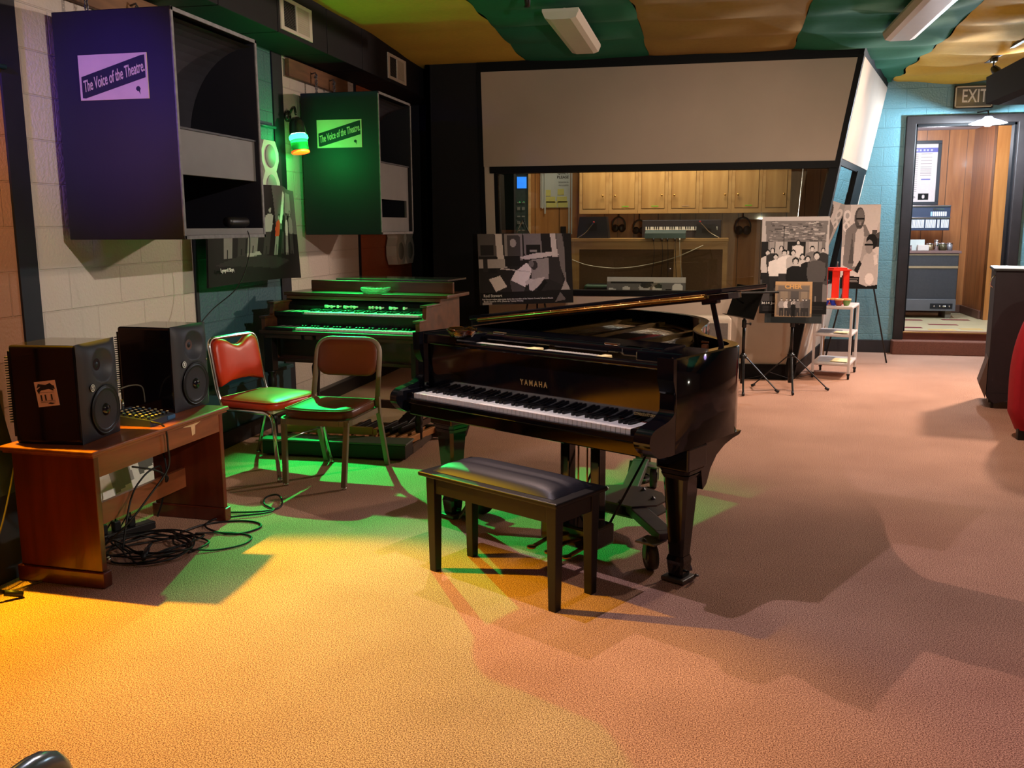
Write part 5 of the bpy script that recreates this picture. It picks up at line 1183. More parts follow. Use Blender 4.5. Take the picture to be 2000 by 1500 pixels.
mb = MB(); mb.b2((0,0,0.2),(0.03,0.4,2.3)); mb.b2((0.13,0,0.2),(0.15,0.4,2.3)); mb.b2((0.30,0,0.2),(0.33,0.4,2.3)); mb.b2((0.0,0.1,0.2),(0.33,0.4,2.3)); mb.build('rails', OAKH, rk)
mb = MB(); mb.b2((0.03,0.02,0.2),(0.13,0.1,2.28)); mb.b2((0.15,0.02,0.2),(0.30,0.1,2.28)); mb.build('panels', mat('rack_panel', (42,52,50), 0.4, 0.3, noise=(30,0.2)), rk)
mb = MB(); mb.b2((0.17,0.005,1.93),(0.28,0.02,2.06)); mb.build('blue_screen', mat('screen_blue', (30,120,230), 0.3, emit=((30,120,240),1.6), noise=(12,0.4)), rk)
for i in range(9):
    for j in range(2):
        mb = MB(); mb.b2((0.17+j*0.055,0.0,1.12+i*0.08),(0.205+j*0.055,0.02,1.135+i*0.08+0.02*(i%2))); mb.build('module_switch', STEEL, rk)
for x, z in ((0.06,1.83),(0.20,1.77),(0.25,1.77)):
    mb = MB(); mb.box((x,0.012,z),(0.012,0.012,0.012), bev=0.002); mb.build('green_led', mat('led_green', (60,255,120), 0.4, emit=((60,255,120),5), noise=(9,0.02)), rk)
for z in (1.60,1.45):
    mb = MB(); mb.b2((0.05,0.01,z),(0.11,0.02,z+0.10)); mb.build('meter', mat('meter_face', (170,180,170), 0.5, noise=(30,0.2)), rk)
t = thing('tripod_boom', 'small black tripod standing in front of the gear rack', 'tripod', (-2.05,10.35,0.0), 0)
for x in (-0.09,0.08):
    mb = MB(); mb.tube([(0,0,1.57),(x*1.2,0.02,1.36),(x*3,0.02,0.02)], 0.008, 6); mb.build('leg', [CHROME, BLACKS][x > 0], t)
mb = MB(); mb.b2((-1.31,10.1,0.0),(-0.98,10.38,0.74), bev=0.01); mb.use(1); mb.b2((-1.32,10.09,0.74),(-0.97,10.39,0.86), bev=0.03, seg=4); o = mb.build('studio_stool', [BLACKS, mat('green_cushion', (60,90,66), 0.5, noise=(9,0.1))]); tag(o, 'padded green seat just inside the window beside the leaning photo', 'stool')
# glossy photo lying against the inside of the window sill
lp = thing('photo_board', 'glossy black and white photo board leaning on the console behind the window glass', 'photograph', (-1.06,10.0,0.696), 0, rot=(R_(-14),0,0))
sh = [(120,rc_(0,1,0,1)),(200,[(0,0.8),(1,0.75),(1,1),(0,1)]),(60,[(0.05,0.75),(0.6,0.75),(0.6,0.8),(0.05,0.8)]),(80,rc_(0.2,0.42,0,0.45)),(210,el(0.25,0.5,0.05,0.12)),(190,el(0.48,0.55,0.07,0.18)),(70,el(0.5,0.66,0.07,0.12)),(200,el(0.64,0.5,0.06,0.16)),(60,el(0.66,0.62,0.05,0.1)),(220,el(0.9,0.55,0.07,0.2)),(40,rc_(0.75,0.82,0,0.5)),(230,[(0.02,0.2),(0.1,0.15),(0.12,0.5),(0.03,0.55)])]
picture('print', lp, 0.86, 0.26, sh, lambda u,v: (0.84*u,0,0.26*v), 84, 26)
mb = MB(); mb.b2((0,0.001,0),(0.84,0.008,0.26)); mb.build('board', BLACKM, lp)

# ================================================================ EASEL POSTERS IN FRONT OF THE CONTROL ROOM
def poster(name, label, loc, rot, w_, h_, shapes, nx=100, ny=90, texts=(), border=None):
    t = thing(name, label, 'poster', loc, 0, rot=rot)
    mb = MB(); mb.b2((0,0.0012,0),(w_,0.008,h_)); mb.build('board', mat('board_edge', (190,186,180), 0.6, noise=(9,0.03)) if border is None else border, t)
    picture('print', t, w_, h_, shapes, lambda u,v: (w_*u,0.0,h_*v), nx, ny)
    if texts:
        mb = MB()
        for body, sz, x, z, wd in texts: mb.text(body, sz, fm((x*w_,-0.0012,z*h_)), ext=0.0006, width=wd, bold=0.0004)
        mb.build('caption', mat('caption_white', (228,226,222), 0.5, noise=(9,0.02)), t)
    return t
def easel(label, x, y, h_, rz, spread=0.30, group=None, back=0.42):
    t = thing('display_easel', label, 'easel', (x,y,0), rz, group)
    for s in (-1,1):
        mb = MB(); mb.tube([(s*0.04,0.0,h_),(s*spread,-0.16,0.01)], 0.009, 8); mb.build('leg', BLACKS, t)
    mb = MB(); mb.tube([(0,0.02,h_-0.05),(0.0,back,0.01)], 0.009, 8); mb.build('leg', BLACKS, t)
    return t
# left one: studio scene, a person bending over a desk
sh = [(52,rc_(0,1,0,1)),(96,rc_(0,0.26,0.68,1)),(54,[(0.02,0.7),(0.16,0.7),(0.16,0.84),(0.02,0.84)]),(200,[(0.20,0.60),(0.27,0.60),(0.25,1),(0.18,1)]),(140,rc_(0.28,0.47,0.62,1)),(84,[(0.31,0.68),(0.45,0.68),(0.45,0.95),(0.43,0.98),(0.31,0.98)]),(170,el(0.37,0.87,0.035,0.06)),
 (130,[(0.49,0.66),(0.68,0.66),(0.67,1),(0.48,1)]),(44,rc_(0.51,0.66,0.70,0.84)),(150,rc_(0.55,0.62,0.74,0.77)),(48,[(0.68,0.66),(0.78,0.68),(0.76,1),(0.67,1)]),(196,[(0.79,0.63),(0.85,0.64),(0.83,1),(0.77,1)]),(120,[(0.85,0.6),(0.93,0.3),(0.97,0.3),(0.90,1),(0.84,1)]),(40,[(0.93,0.2),(1,0.2),(1,1),(0.92,1)]),
 (200,[(0.42,0.66),(0.6,0.72),(0.8,0.74),(0.86,0.70),(0.7,0.66),(0.5,0.63)]),(150,[(0.55,0.35),(0.82,0.35),(0.80,0.66),(0.56,0.63)]),(60,[(0.74,0.35),(0.9,0.25),(0.86,0.66),(0.75,0.66)]),
 (170,rc_(0.0,0.3,0.52,0.64)),(60,rc_(0.05,0.09,0.46,0.64)),(44,[(0.1,0.44),(0.2,0.44),(0.18,0.52),(0.11,0.52)]),(44,rc_(0.28,0.44,0.54,0.68)),
 (206,[(0.10,0.36),(0.22,0.41),(0.29,0.25),(0.17,0.18)]),(222,[(0.33,0.34),(0.38,0.46),(0.50,0.58),(0.56,0.56),(0.55,0.44),(0.52,0.34),(0.48,0.24),(0.42,0.28)]),(196,[(0.48,0.32),(0.54,0.36),(0.60,0.34),(0.60,0.30),(0.54,0.30),(0.50,0.26)]),(90,[(0.32,0.34),(0.40,0.30),(0.48,0.22),(0.46,0.16),(0.34,0.16)]),(70,el(0.585,0.55,0.04,0.065)),(120,el(0.555,0.57,0.03,0.05)),(190,[(0.22,0.50),(0.24,0.515),(0.54,0.46),(0.54,0.45)]),
 (190,[(0.52,0.28),(0.60,0.36),(0.70,0.38),(0.66,0.30),(0.60,0.22),(0.56,0.18),(0.52,0.20)]),(30,[(0.60,0.20),(0.70,0.34),(0.72,0.30),(0.64,0.16)]),(160,[(0.86,0.16),(0.92,0.34),(0.98,0.16)]),(34,[(0,0),(1,0.0),(1,0.19),(0,0.17)]),(110,[(0.80,0.02),(0.92,0.05),(0.86,0.16)]),(60,rc_(0.1,0.35,0,0.025)),(150,rc_(0.02,0.12,0.0,0.03))]
poster('poster', 'black and white studio photo of a person bending over a desk, left of the window', (-2.15,8.72,0.74), (R_(-8),0,R_(27)), 0.955, 0.69, sh, 130, 95, (('Rod Stewart',0.040,0.135,0.125,0.185),("Rod Stewart makes some notes during the recording of the 'Atlantic Crossing' album at Muscle",0.02,0.40,0.075,0.72),('Shoals Sound in 1975. (Photo by Tommy Wright)',0.02,0.245,0.045,0.40)))
easel('black easel holding the photo of the person bending over a desk', -1.66, 9.08, 0.98, R_(4), 0.22, back=0.12)
# tall group photo in front of the stone building, on a music stand
sh = [(178,rc_(0,1,0,1)),(118,[(0.10,0.50),(0.93,0.52),(0.98,0.955),(0.05,0.955)])]
random.seed(3)
for k in range(150):
    u = 0.08+random.random()*0.82; v = 0.74+random.random()*0.20; g = random.choice((84,100,136,150,170)); sh.append((g, rc_(u,u+0.03+random.random()*0.05,v,v+0.012)))
sh += [(150,rc_(0.12,0.90,0.50,0.745)),(100,rc_(0.16,0.90,0.755,0.765)),(172,rc_(0.20,0.33,0.52,0.74)),(30,rc_(0.39,0.66,0.50,0.745)),(150,[(0.46,0.5),(0.49,0.5),(0.49,0.70),(0.46,0.70)]),(170,rc_(0.52,0.55,0.5,0.70)),(90,rc_(0.60,0.63,0.5,0.7)),(172,rc_(0.71,0.85,0.52,0.74)),(40,rc_(0.33,0.342,0.5,0.9)),(50,rc_(0.845,0.855,0.5,0.74)),(50,rc_(0.20,0.208,0.5,0.74)),(36,rc_(0.0,0.10,0.5,0.74)),(80,[(0,0.0),(1,0),(1,0.55),(0,0.60)]),(120,[(0.7,0.12),(1,0.12),(1,0.30),(0.8,0.32)]),(34,rc_(0,0.12,0.35,0.62))]
for (x, b_, s, c, tr) in ((0.10,0.22,0.44,190,40),(0.17,0.30,0.38,60,40),(0.30,0.36,0.34,170,60),(0.55,0.42,0.34,200,80),(0.40,0.30,0.36,205,90),(0.76,0.30,0.40,120,60),(0.92,0.34,0.34,60,50),(0.22,0.18,0.44,215,50),(0.35,0.20,0.46,218,60),(0.48,0.24,0.42,180,120),(0.62,0.18,0.44,190,150),(0.70,0.16,0.44,24,24),(0.83,0.06,0.58,90,60),(0.52,0.02,0.56,22,22)): sh += man(x, b_, s, c, tr, 26, 190, 0.68)
sh += [(30,rc_(0,1,0,0.13))]+[(60,rc_(0.05,0.44,z,z+0.006)) for z in (0.03,0.045,0.06,0.075)]+[(60,rc_(0.72,0.95,z,z+0.006)) for z in (0.05,0.07)]
poster('poster', 'tall poster of a group before a stone building, on the music stand', (0.475,8.70,0.70), (R_(-9),0,R_(-2)), 0.585, 0.88, sh, 100, 140, (('3614 Jackson',0.030,0.20,0.108,0.20),))
sh = [((150,120,86),rc_(0,1,0,1)),((196,150,96),rc_(0,1,0.9,1)),((196,150,96),rc_(0.94,1,0.1,1)),((110,92,76),[(0.04,0.05),(0.9,0.05),(0.93,0.88),(0.08,0.88)]),((140,120,98),rc_(0.14,0.34,0.45,0.72)),((60,50,46),rc_(0.42,0.64,0.40,0.74)),((140,120,98),rc_(0.70,0.88,0.45,0.72)),((80,66,58),rc_(0.05,0.92,0.72,0.75)),((70,60,54),[(0.66,0.02),(0.95,0.02),(0.95,0.5),(0.75,0.48)])]
for x, c in ((0.18,150),(0.32,200),(0.42,90),(0.52,190),(0.62,120),(0.76,100),(0.85,90)): sh += man(x, 0.02, 0.50, c, 60, 40, 180, 1.0)
sh += man(0.5, 0.0, 0.42, 30, 30, 24, 200, 1.0)
al = poster('record_sleeve', 'small brown record sleeve with bold orange letters standing before the tall group poster', (0.60,8.52,0.69), (R_(-12),0,R_(-2)), 0.315, 0.315, sh, 64, 64)
mb = MB(); mb.text('CHER', 0.052, fm((0.155,-0.0015,0.268)), ext=0.002, width=0.15, bold=0.0025); mb.build('title_letters', mat('letters_orange', (214,160,90), 0.5, noise=(9,0.05)), al)
al['category'] = 'record sleeve'
# poster on the right, two men in a bright room
sh = [(206,rc_(0,1,0,1)),(176,[(0,0.5),(0.18,0.5),(0.2,1),(0,1)]),(216,el(0.12,0.87,0.10,0.07)),(170,el(0.12,0.87,0.05,0.035)),(216,el(0.10,0.74,0.09,0.06)),(168,el(0.10,0.74,0.04,0.03)),(90,rc_(0.8,1,0.6,0.70)),(60,rc_(0.82,1,0.5,0.6)),(190,[(0.92,0.66),(1,0.68),(1,0.8),(0.94,0.76)]),
 (130,[(0.05,0.28),(0.10,0.70),(0.30,0.78),(0.62,0.76),(0.78,0.62),(0.70,0.3),(0.4,0.2)]),(196,[(0.32,0.26),(0.36,0.66),(0.44,0.74),(0.56,0.74),(0.60,0.60),(0.55,0.28)]),(168,[(0.50,0.3),(0.60,0.62),(0.74,0.62),(0.72,0.4),(0.62,0.22)]),(96,[(0.20,0.30),(0.28,0.66),(0.34,0.3)]),(90,el(0.45,0.84,0.135,0.13,20)),(120,el(0.47,0.86,0.10,0.09)),(50,rc_(0.36,0.58,0.82,0.845)),(150,rc_(0.44,0.5,0.76,0.80)),(66,rc_(0.38,0.52,0.735,0.745)),
 (186,[(0.55,0.0),(0.50,0.24),(0.62,0.40),(0.80,0.46),(0.98,0.40),(1,0)]),(40,el(0.80,0.56,0.15,0.095,20)),(150,el(0.74,0.50,0.10,0.085,16)),(24,rc_(0.62,0.84,0.515,0.535)),(214,[(0.86,0.40),(0.95,0.42),(0.98,0.3),(0.90,0.28)]),(40,[(0.36,0.22),(0.5,0.34),(0.56,0.30),(0.46,0.18)]),(30,[(0.05,0.02),(0.52,0.02),(0.52,0.14),(0.05,0.16)]),(30,[(0,0),(1,0),(1,0.05),(0.7,0.03),(0,0.14)]),(220,el(0.78,0.12,0.12,0.07))]+[(150,rc_(0.08,x,z,z+0.007)) for x, z in ((0.26,0.132),(0.48,0.112),(0.46,0.095),(0.49,0.077))]
poster('poster', 'pale black and white poster of two people close together, by the teal wall', (1.395,10.42,0.82), (R_(-7),0,R_(-4)), 0.375, 0.89, sh, 70, 140)
easel('black easel holding the pale poster by the teal wall', 1.63, 10.72, 1.35, R_(-4), 0.32)

# music stands
def music_stand(label, x, y, rz, zdesk, feet, desk_rot, deskw=0.48, deskh=0.30, group='black tripod music stands'):
    t = thing('music_stand', label, 'music stand', (x,y,0), rz, group)
    mb = MB(); mb.tube([(0,0,0.06),(0,0,0.34)], 0.019, 12); mb.tube([(0,0,0.34),(0,0,0.60)], 0.014, 12); mb.tube([(0,0,0.60),(0,0,zdesk)], 0.010, 12); mb.build('pole', BLACKS, t)
    mb = MB(); mb.lathe([(0.017,0.575),(0.021,0.58),(0.021,0.64),(0.014,0.65)], n=14, caps=True); mb.tube([(0.018,0,0.61),(0.05,0,0.61)], 0.005, 6); mb.lathe([(0,0),(0.014,0.004),(0.014,0.016),(0,0.02)], c=(0.045,0,0.61), axis=(1,0,0), n=10); mb.build('height_knob', BLKPL, t)
    mb = MB(); mb.lathe([(0.019,0.29),(0.034,0.295),(0.034,0.325),(0.019,0.33)], n=16, caps=True); mb.build('leg_collar', BLACKS, t)
    for a in feet:
        dx, dy = math.cos(R_(a)), math.sin(R_(a))
        mb = MB(); mb.bar((dx*0.03,dy*0.03,0.305),(dx*0.33,dy*0.33,0.02),0.018,0.010,up=(0,0,1),bev=0.002); mb.bar((dx*0.015,dy*0.015,0.10),(dx*0.19,dy*0.19,0.15),0.012,0.004); lg = mb.build('leg', BLACKS, t)
        mb = MB(); mb.tube([(dx*0.31,dy*0.31,0.028),(dx*0.345,dy*0.345,0.012)], 0.0125, 8); mb.build('rubber_foot', BLKPL, lg)
    if deskw:
        mb = MB(); mb.xf(Matrix.Translation((0,-0.01,zdesk)) @ Euler(desk_rot).to_matrix().to_4x4()); mb.b2((-deskw/2,-0.004,-deskh*0.45),(deskw/2,0.0,deskh*0.55)); mb.b2((-deskw/2,-0.05,-deskh*0.45-0.004),(deskw/2,0.0,-deskh*0.45)); mb.build('desk', BLACKS, t)
    return t
music_stand('black music stand behind the open end of the piano lid, desk turned away', 0.345, 8.62, 0, 0.80, (-90,-22,170), (R_(-20),0,R_(-62)))
music_stand('black music stand carrying the tall group poster', 0.778, 8.74, 0, 0.75, (-90,-8,172), (R_(-9),0,R_(-2)), 0.50, 0.30)
# flat dark boom between piano lid and stand
mb = MB(); mb.bar((0.16,8.35,0.905),(0.62,8.42,0.915),0.05,0.018,bev=0.004); mb.tube([(0.20,8.35,0.90),(0.33,8.60,0.80)], 0.008, 8); o = mb.build('stand_shelf', BLACKS); tag(o, 'narrow black shelf bar clamped to the left music stand', 'shelf bar')
# cream guitar amplifier behind the piano tail
am = thing('guitar_amplifier', 'cream covered amplifier with grey cloth front standing behind the piano tail', 'amplifier', (-0.30,8.02,0), R_(4))
mb = MB(); mb.b2((0,0,0.02),(0.52,0.26,0.72), bev=0.025, seg=4); mb.build('cabinet', mat('cream_tolex', (196,182,166), 0.6, noise=(60,0.06)), am)
mb = MB(); mb.b2((0.03,-0.004,0.06),(0.49,0.002,0.67)); mb.build('grille', mat('grille_grey', (104,96,92), 0.8, noise=(90,0.12)), am)

# white rolling cart with shelves
ct = thing('rolling_cart', 'white three-shelf rolling cart standing beside the tall group poster', 'cart', (1.04,9.46,0), R_(-15))
WPL = mat('white_plastic', (204,196,194), 0.4, noise=(9,0.03))
for z in (0.16,0.445,0.715):
    mb = MB(); mb.b2((0,0,z-0.03),(0.36,0.52,z), bev=0.012, seg=3); mb.build('shelf', WPL, ct)
for x in (0.012,0.348):
    for y in (0.012,0.508):
        mb = MB(); mb.bar((x,y,0.055),(x,y,0.70),0.024,0.024,up=(0,1,0),bev=0.005); lg = mb.build('post', WPL, ct)
        mb = MB(); mb.lathe([(0,-0.010),(0.022,-0.010),(0.024,0),(0.022,0.010),(0,0.010)], c=(x,y,0.024), axis=(1,0.2,0), n=18); mb.box((x,y,0.048),(0.03,0.03,0.012)); mb.build('caster', BLKPL, lg)
def cartp(x, y, z):
    c, s = math.cos(R_(-15)), math.sin(R_(-15)); return (1.04+x*c-y*s, 9.46+x*s+y*c, z)
def bowl(label, x, y, col, r=0.042):
    t = thing('small_bowl', label, 'bowl', cartp(x,y,0.7155), 0, 'coloured bowls on the cart top')
    mb = MB(); mb.lathe([(0,0),(r*0.55,0),(r*0.6,0.006),(r*0.9,0.035),(r,0.055)], n=24); mb.build('bowl', mat('bowl_glaze', col, 0.3, noise=(20,0.1)), t)
    mb = MB(); mb.lathe([(r,0.052),(r*1.07,0.055),(r*1.05,0.068),(r*0.85,0.066),(0,0.060)], n=24); mb.build('rim', mat('bowl_rim', (232,164,110), 0.4, noise=(20,0.05)), t)
for i, (x, y, c, l) in enumerate(((0.09,0.06,(40,60,180),'blue bowl with orange rim, left of the row on the cart'),(0.165,0.10,(46,66,190),'blue bowl with orange rim, second along on the cart, behind the brown one'),(0.22,0.06,(160,70,50),'rust brown bowl with orange rim at the front of the cart top'),(0.285,0.10,(110,140,70),'green bowl with orange rim, rightmost on the cart top'))): bowl(l, x, y, c)
ln = thing('red_lantern', 'bright red open-sided lantern box standing on the cart', 'lantern', cartp(0.16,0.27,0.7155), R_(20))
RED = mat('lantern_red', (232,44,26), 0.45, noise=(9,0.05))
mb = MB(); mb.b2((-0.09,-0.085,0.0),(0.09,0.085,0.02)); mb.prism([(-0.10,-0.10,0.33),(0.10,-0.10,0.33),(0.10,0.10,0.33),(-0.10,0.10,0.33)], (0,0,0.014)); mb.prism([(-0.07,-0.07,0.344),(0.07,-0.07,0.344),(0.07,0.07,0.344),(-0.07,0.07,0.344)], (0,0,0.016)); mb.build('base_and_roof', RED, ln)
for a, b_ in (((-0.09,-0.085,0.02),(-0.015,-0.078,0.33)),((0.03,-0.085,0.02),(0.09,-0.078,0.33)),((-0.09,0.02,0.02),(-0.083,0.085,0.33)),((0.083,-0.085,0.02),(0.09,0.04,0.33))):
    mb = MB(); mb.b2(a, b_); mb.build('side_slat', RED, ln)
mb = MB(); mb.tube([(0,0,0.36),(0,0,0.42)], 0.005, 6); mb.build('finial', STEEL, ln)
PPR = [mat('print_paper', c, 0.7, noise=(14,0.15)) for c in ((190,196,210),(226,214,170),(120,124,136),(214,206,200))]
for k, (x, y, z, w_, d_, m_, rz, l) in enumerate(((0.05,0.05,0.1605,0.22,0.28,PPR[0],5,'pale blue magazine stack on the bottom shelf of the cart'),(0.17,0.03,0.1665,0.16,0.24,PPR[1],-3,'cream booklet on top of the magazines on the bottom shelf'),(0.03,0.06,0.4455,0.22,0.26,PPR[2],3,'dark grey magazine on the middle shelf of the cart'),(0.19,0.02,0.4525,0.13,0.13,PPR[1],-6,'small cream card on the middle shelf of the cart'))):
    mb = MB(); mb.b2((0,0,0),(w_,d_,0.006 if k else 0.006)); o = mb.build('magazine', m_); o.location = cartp(x,y,z); o.rotation_euler = (0,0,R_(-15+rz)); tag(o, l, 'magazine')

# ================================================================ RIGHT SIDE
# black road case tower on casters, and a red padded chair
cs = thing('road_case', 'tall dark case on casters with a metal latch, at the right edge', 'road case', (2.27,8.08,0), R_(-12))
DKC = mat('case_black_brown', (34,26,32), 0.6, noise=(12,0.15))
mb = MB(); mb.b2((0,0,0.10),(0.62,0.55,1.12), bev=0.006); mb.build('box', DKC, cs)
mb = MB(); mb.b2((-0.015,-0.012,1.12),(0.64,0.57,1.145), bev=0.006); mb.build('lid', BLACKS, cs)
mb = MB(); mb.prism([(0.0,-0.006,0.10),(0.06,-0.006,0.045),(0.16,-0.006,0.075),(0.62,-0.006,0.08),(0.62,-0.006,0.13),(0,-0.006,0.13)], (0,0.02,0)); mb.build('skirt', DKC, cs)
mb = MB(); mb.prism([(-0.004,-0.002,0.42),(-0.06,-0.002,0.20),(-0.004,-0.002,0.08)], (0,0.30,0)); mb.build('side_flap', mat('flap_taupe', (92,72,62), 0.6, noise=(9,0.1)), cs)
mb = MB(); mb.tube([(-0.004,0.0,1.09),(-0.03,-0.005,1.06),(-0.035,-0.005,1.01),(-0.01,0.0,0.99)], 0.005, 8); mb.build('latch', CHROME, cs)
for x in (0.05,0.57):
    for y in (0.05,0.5):
        mb = MB(); mb.lathe([(0,-0.012),(0.03,-0.012),(0.032,0),(0.03,0.012),(0,0.012)], c=(x,y,0.032), axis=(1,0,0), n=20); mb.box((x,y,0.075),(0.06,0.06,0.05)); mb.build('caster', BLKPL, cs)
rd = thing('padded_chair', 'red cloth covered chair back with black foot cut by the right edge', 'chair', (2.17,6.86,0), R_(0))
REDC = mat('red_cloth', (170,18,34), 0.8, noise=(14,0.08), bump=(500,0.3,0.0008))
mb = MB(); prf = [(0.0,0.06),(-0.055,0.12),(-0.062,0.30),(-0.066,0.50),(-0.045,0.68),(0.0,0.84),(0.05,0.93),(0.14,0.98),(0.5,1.0),(0.6,0.98),(0.64,0.5),(0.62,0.08),(0.3,0.03)]
pr2 = smooth_loop([(p[0],p[1]) for p in prf]); pr2 = pr2
n = len(pr2); cxx = sum(p[0] for p in pr2)/n; czz = sum(p[1] for p in pr2)/n
rings = []
for (y, k) in ((0.0,0.93),(-0.03,0.97),(-0.05,0.995),(-0.09,1.0),(-0.15,0.99),(-0.18,0.95),(-0.19,0.88)):
    rings.append([mb.bm.verts.new((cxx+(p[0]-cxx)*k, 0.19+y, czz+(p[1]-czz)*k)) for p in pr2])
for A_, B_ in zip(rings, rings[1:]):
    for k in range(n): f = mb.bm.faces.new([A_[k],A_[(k+1)%n],B_[(k+1)%n],B_[k]]); f.smooth = True
mb.bm.faces.new(rings[0]); mb.bm.faces.new(rings[-1][::-1]); mb.build('back', REDC, rd)
for x in (0.02,0.55):
    mb = MB(); mb.box((x,0.06,0.045),(0.05,0.05,0.09), bev=0.005); mb.build('foot', BLACKS, rd)
# dark hanging beam with spot heads on a track, top right
bm_ = thing('ceiling_beam', 'dark boxed beam hanging below the yellow ceiling fabric at the top right', 'beam', (2.32,5.2,2.52), 0)
mb = MB(); mb.prism([(0,3.75,0.0),(0.06,3.6,-0.03),(0.42,3.6,-0.03),(0.42,3.75,0.23),(0,3.80,0.23)], (0,-4.4,0)); mb.build('beam', mat('beam_dark', (20,19,25), 0.7, spec=0.2, noise=(6,0.15)), bm_)
for y in (0.4,3.3):
    mb = MB(); mb.tube([(0.2,y,0.22),(0.2,y,0.62)], 0.012, 8); mb.build('hanger', BLACKS, bm_)
tr = thing('light_track', 'black lighting track with small spot heads above the dark beam', 'track light', (2.62,7.0,3.05), 0)
mb = MB(); mb.b2((-0.02,-3,0),(0.02,3.2,0.025)); mb.b2((-0.01,2.6,0.02),(0.01,2.7,0.15)); mb.b2((-0.01,-1,0.02),(0.01,-0.9,0.15)); mb.build('track', BLACKS, tr)
for y in (2.95,1.9,0.6):
    mb = MB(); mb.box((0,y,-0.015),(0.05,0.10,0.03), bev=0.005); mb.tube([(0,y,-0.02),(0,y,-0.08)], 0.008, 8); mb.lathe([(0,0),(0.03,0.0),(0.042,0.05),(0.045,0.12)], c=(0.01,y+0.03,-0.08), axis=(0.3,-0.6,-0.6), n=18); mb.build('spot_head', BLACKS, tr)
# ceiling fluorescent fixtures (off)
def fluoro(label, x0, y0, y1, rz=0):
    t = thing('fluorescent_fixture', label, 'ceiling light', (x0,y0,2.985), rz, 'unlit fluorescent ceiling fixtures')
    mb = MB(); mb.b2((0,0,0.055),(0.27,y1-y0,0.075)); mb.tube([(0.135,0.2,0.07),(0.135,0.2,0.12)],0.01,6); mb.tube([(0.135,y1-y0-0.2,0.07),(0.135,y1-y0-0.2,0.12)],0.01,6); mb.build('housing', WHITEP, t)
    mb = MB(); mb.prism([(0,0,0.055),(0.02,0,0.012),(0.06,0,0.0),(0.21,0,0.0),(0.25,0,0.012),(0.27,0,0.055)], (0,y1-y0,0)); mb.build('diffuser', mat('diffuser_offwhite', (206,198,186), 0.4, noise=(9,0.03)), t)
    return t
fluoro('unlit white ceiling fixture on the green strip, left of centre', -1.24, 7.0, 8.42)
fluoro('unlit white ceiling fixture at the top right, before the green strip ends', 1.36, 6.9, 8.45)
# small dark fixture tip at the very top
mb = MB(); mb.tube([(-1.22,6.34,3.1),(-1.22,6.32,2.93)], 0.022, 12); o = mb.build('ceiling_spot', BLACKS); tag(o, 'small black light fixture tip at the top edge left of the white fixture', 'light')
# exit sign
ex = thing('exit_sign', 'framed EXIT sign above the doorway partly hidden by the beam', 'sign', (2.65,11.50,2.775), 0)
mb = MB(); mb.b2((-0.008,-0.03,-0.008),(0.398,0.0,0.238)); mb.build('back_box', BLACKS, ex)
mb = MB(); F_ = 0.014
for a, b_ in (((0,-0.034,0),(0.39,-0.03,F_)),((0,-0.034,0.23-F_),(0.39,-0.03,0.23)),((0,-0.034,0),(F_,-0.03,0.23)),((0.39-F_,-0.034,0),(0.39,-0.03,0.23))): mb.b2(a, b_)
mb.build('frame', mat('sign_frame_cream', (206,196,170), 0.3, noise=(9,0.05)), ex)
mb = MB(); mb.b2((F_,-0.0325,F_),(0.39-F_,-0.030,0.23-F_)); mb.build('face', mat('sign_face_grey', (92,92,86), 0.15, noise=(9,0.05)), ex)
mb = MB(); mb.text('EXIT', 0.20, fm((0.205,-0.0332,0.117)), ext=0.001, width=0.26, bold=0.002); mb.build('lettering', mat('sign_letters', (226,222,206), 0.5, noise=(9,0.03)), ex)
# white saucer lamp over the doorway, lit
sl = thing('saucer_lamp', 'bright white saucer-shaped lamp hanging in front of the doorway header', 'lamp', (2.90,11.05,2.56), 0)
mb = MB(); mb.lathe([(0.0,0.075),(0.035,0.07),(0.06,0.045),(0.10,0.035),(0.185,0.0),(0.188,-0.004)], n=40); mb.build('shade', mat('enamel_white', (236,238,240), 0.35, emit=((200,220,255),2.5), noise=(9,0.02)), sl)
mb = MB(); mb.lathe([(0,-0.035),(0.03,-0.03),(0.05,-0.008),(0.045,0.02),(0.02,0.04)], n=24); mb.build('bulb', mat('bulb_glow', (255,255,255), 0.4, emit=((215,232,255),60), noise=(9,0.01)), sl)
mb = MB(); mb.tube([(0,0,0.07),(0,0.02,0.13),(0,0.43,0.16)], 0.008, 8); mb.build('arm', BLACKS, sl)
point('saucer_lamp_light', (2.90,11.05,2.49), 230, (0.74,0.88,1.0), 0.05)

# ================================================================ LOBBY
hc = thing('stereo_console', 'dark grey console cabinet with pale trim bands inside the lobby', 'console', (2.45,13.25,0.25), 0)
DKG = mat('console_dark', (56,56,60), 0.5, noise=(30,0.1)); DKG2 = mat('console_band', (150,130,100), 0.5, noise=(9,0.05))
k = 0.80/0.80
mb = MB(); mb.b2((0,0,0.10),(0.80,0.45,0.86)); mb.build('body', DKG, hc)
mb = MB(); mb.b2((-0.02,-0.02,0.86),(0.83,0.47,0.895), bev=0.004); mb.build('top', mat('console_top', (120,92,88), 0.4, noise=(9,0.05)), hc)
mb = MB(); mb.b2((0,-0.008,0.835),(0.80,0,0.85)); mb.b2((0,-0.010,0.665),(0.80,0,0.695)); mb.build('trim_bands', DKG2, hc)
mb = MB(); mb.b2((0,-0.035,0.10),(0.80,0,0.255), bev=0.004); mb.build('control_ledge', mat('ledge_grey', (92,92,96), 0.4, noise=(9,0.05)), hc)
mb = MB(); mb.b2((0.48,-0.040,0.13),(0.76,-0.034,0.20)); mb.build('jack_panel', BLACKM, hc)
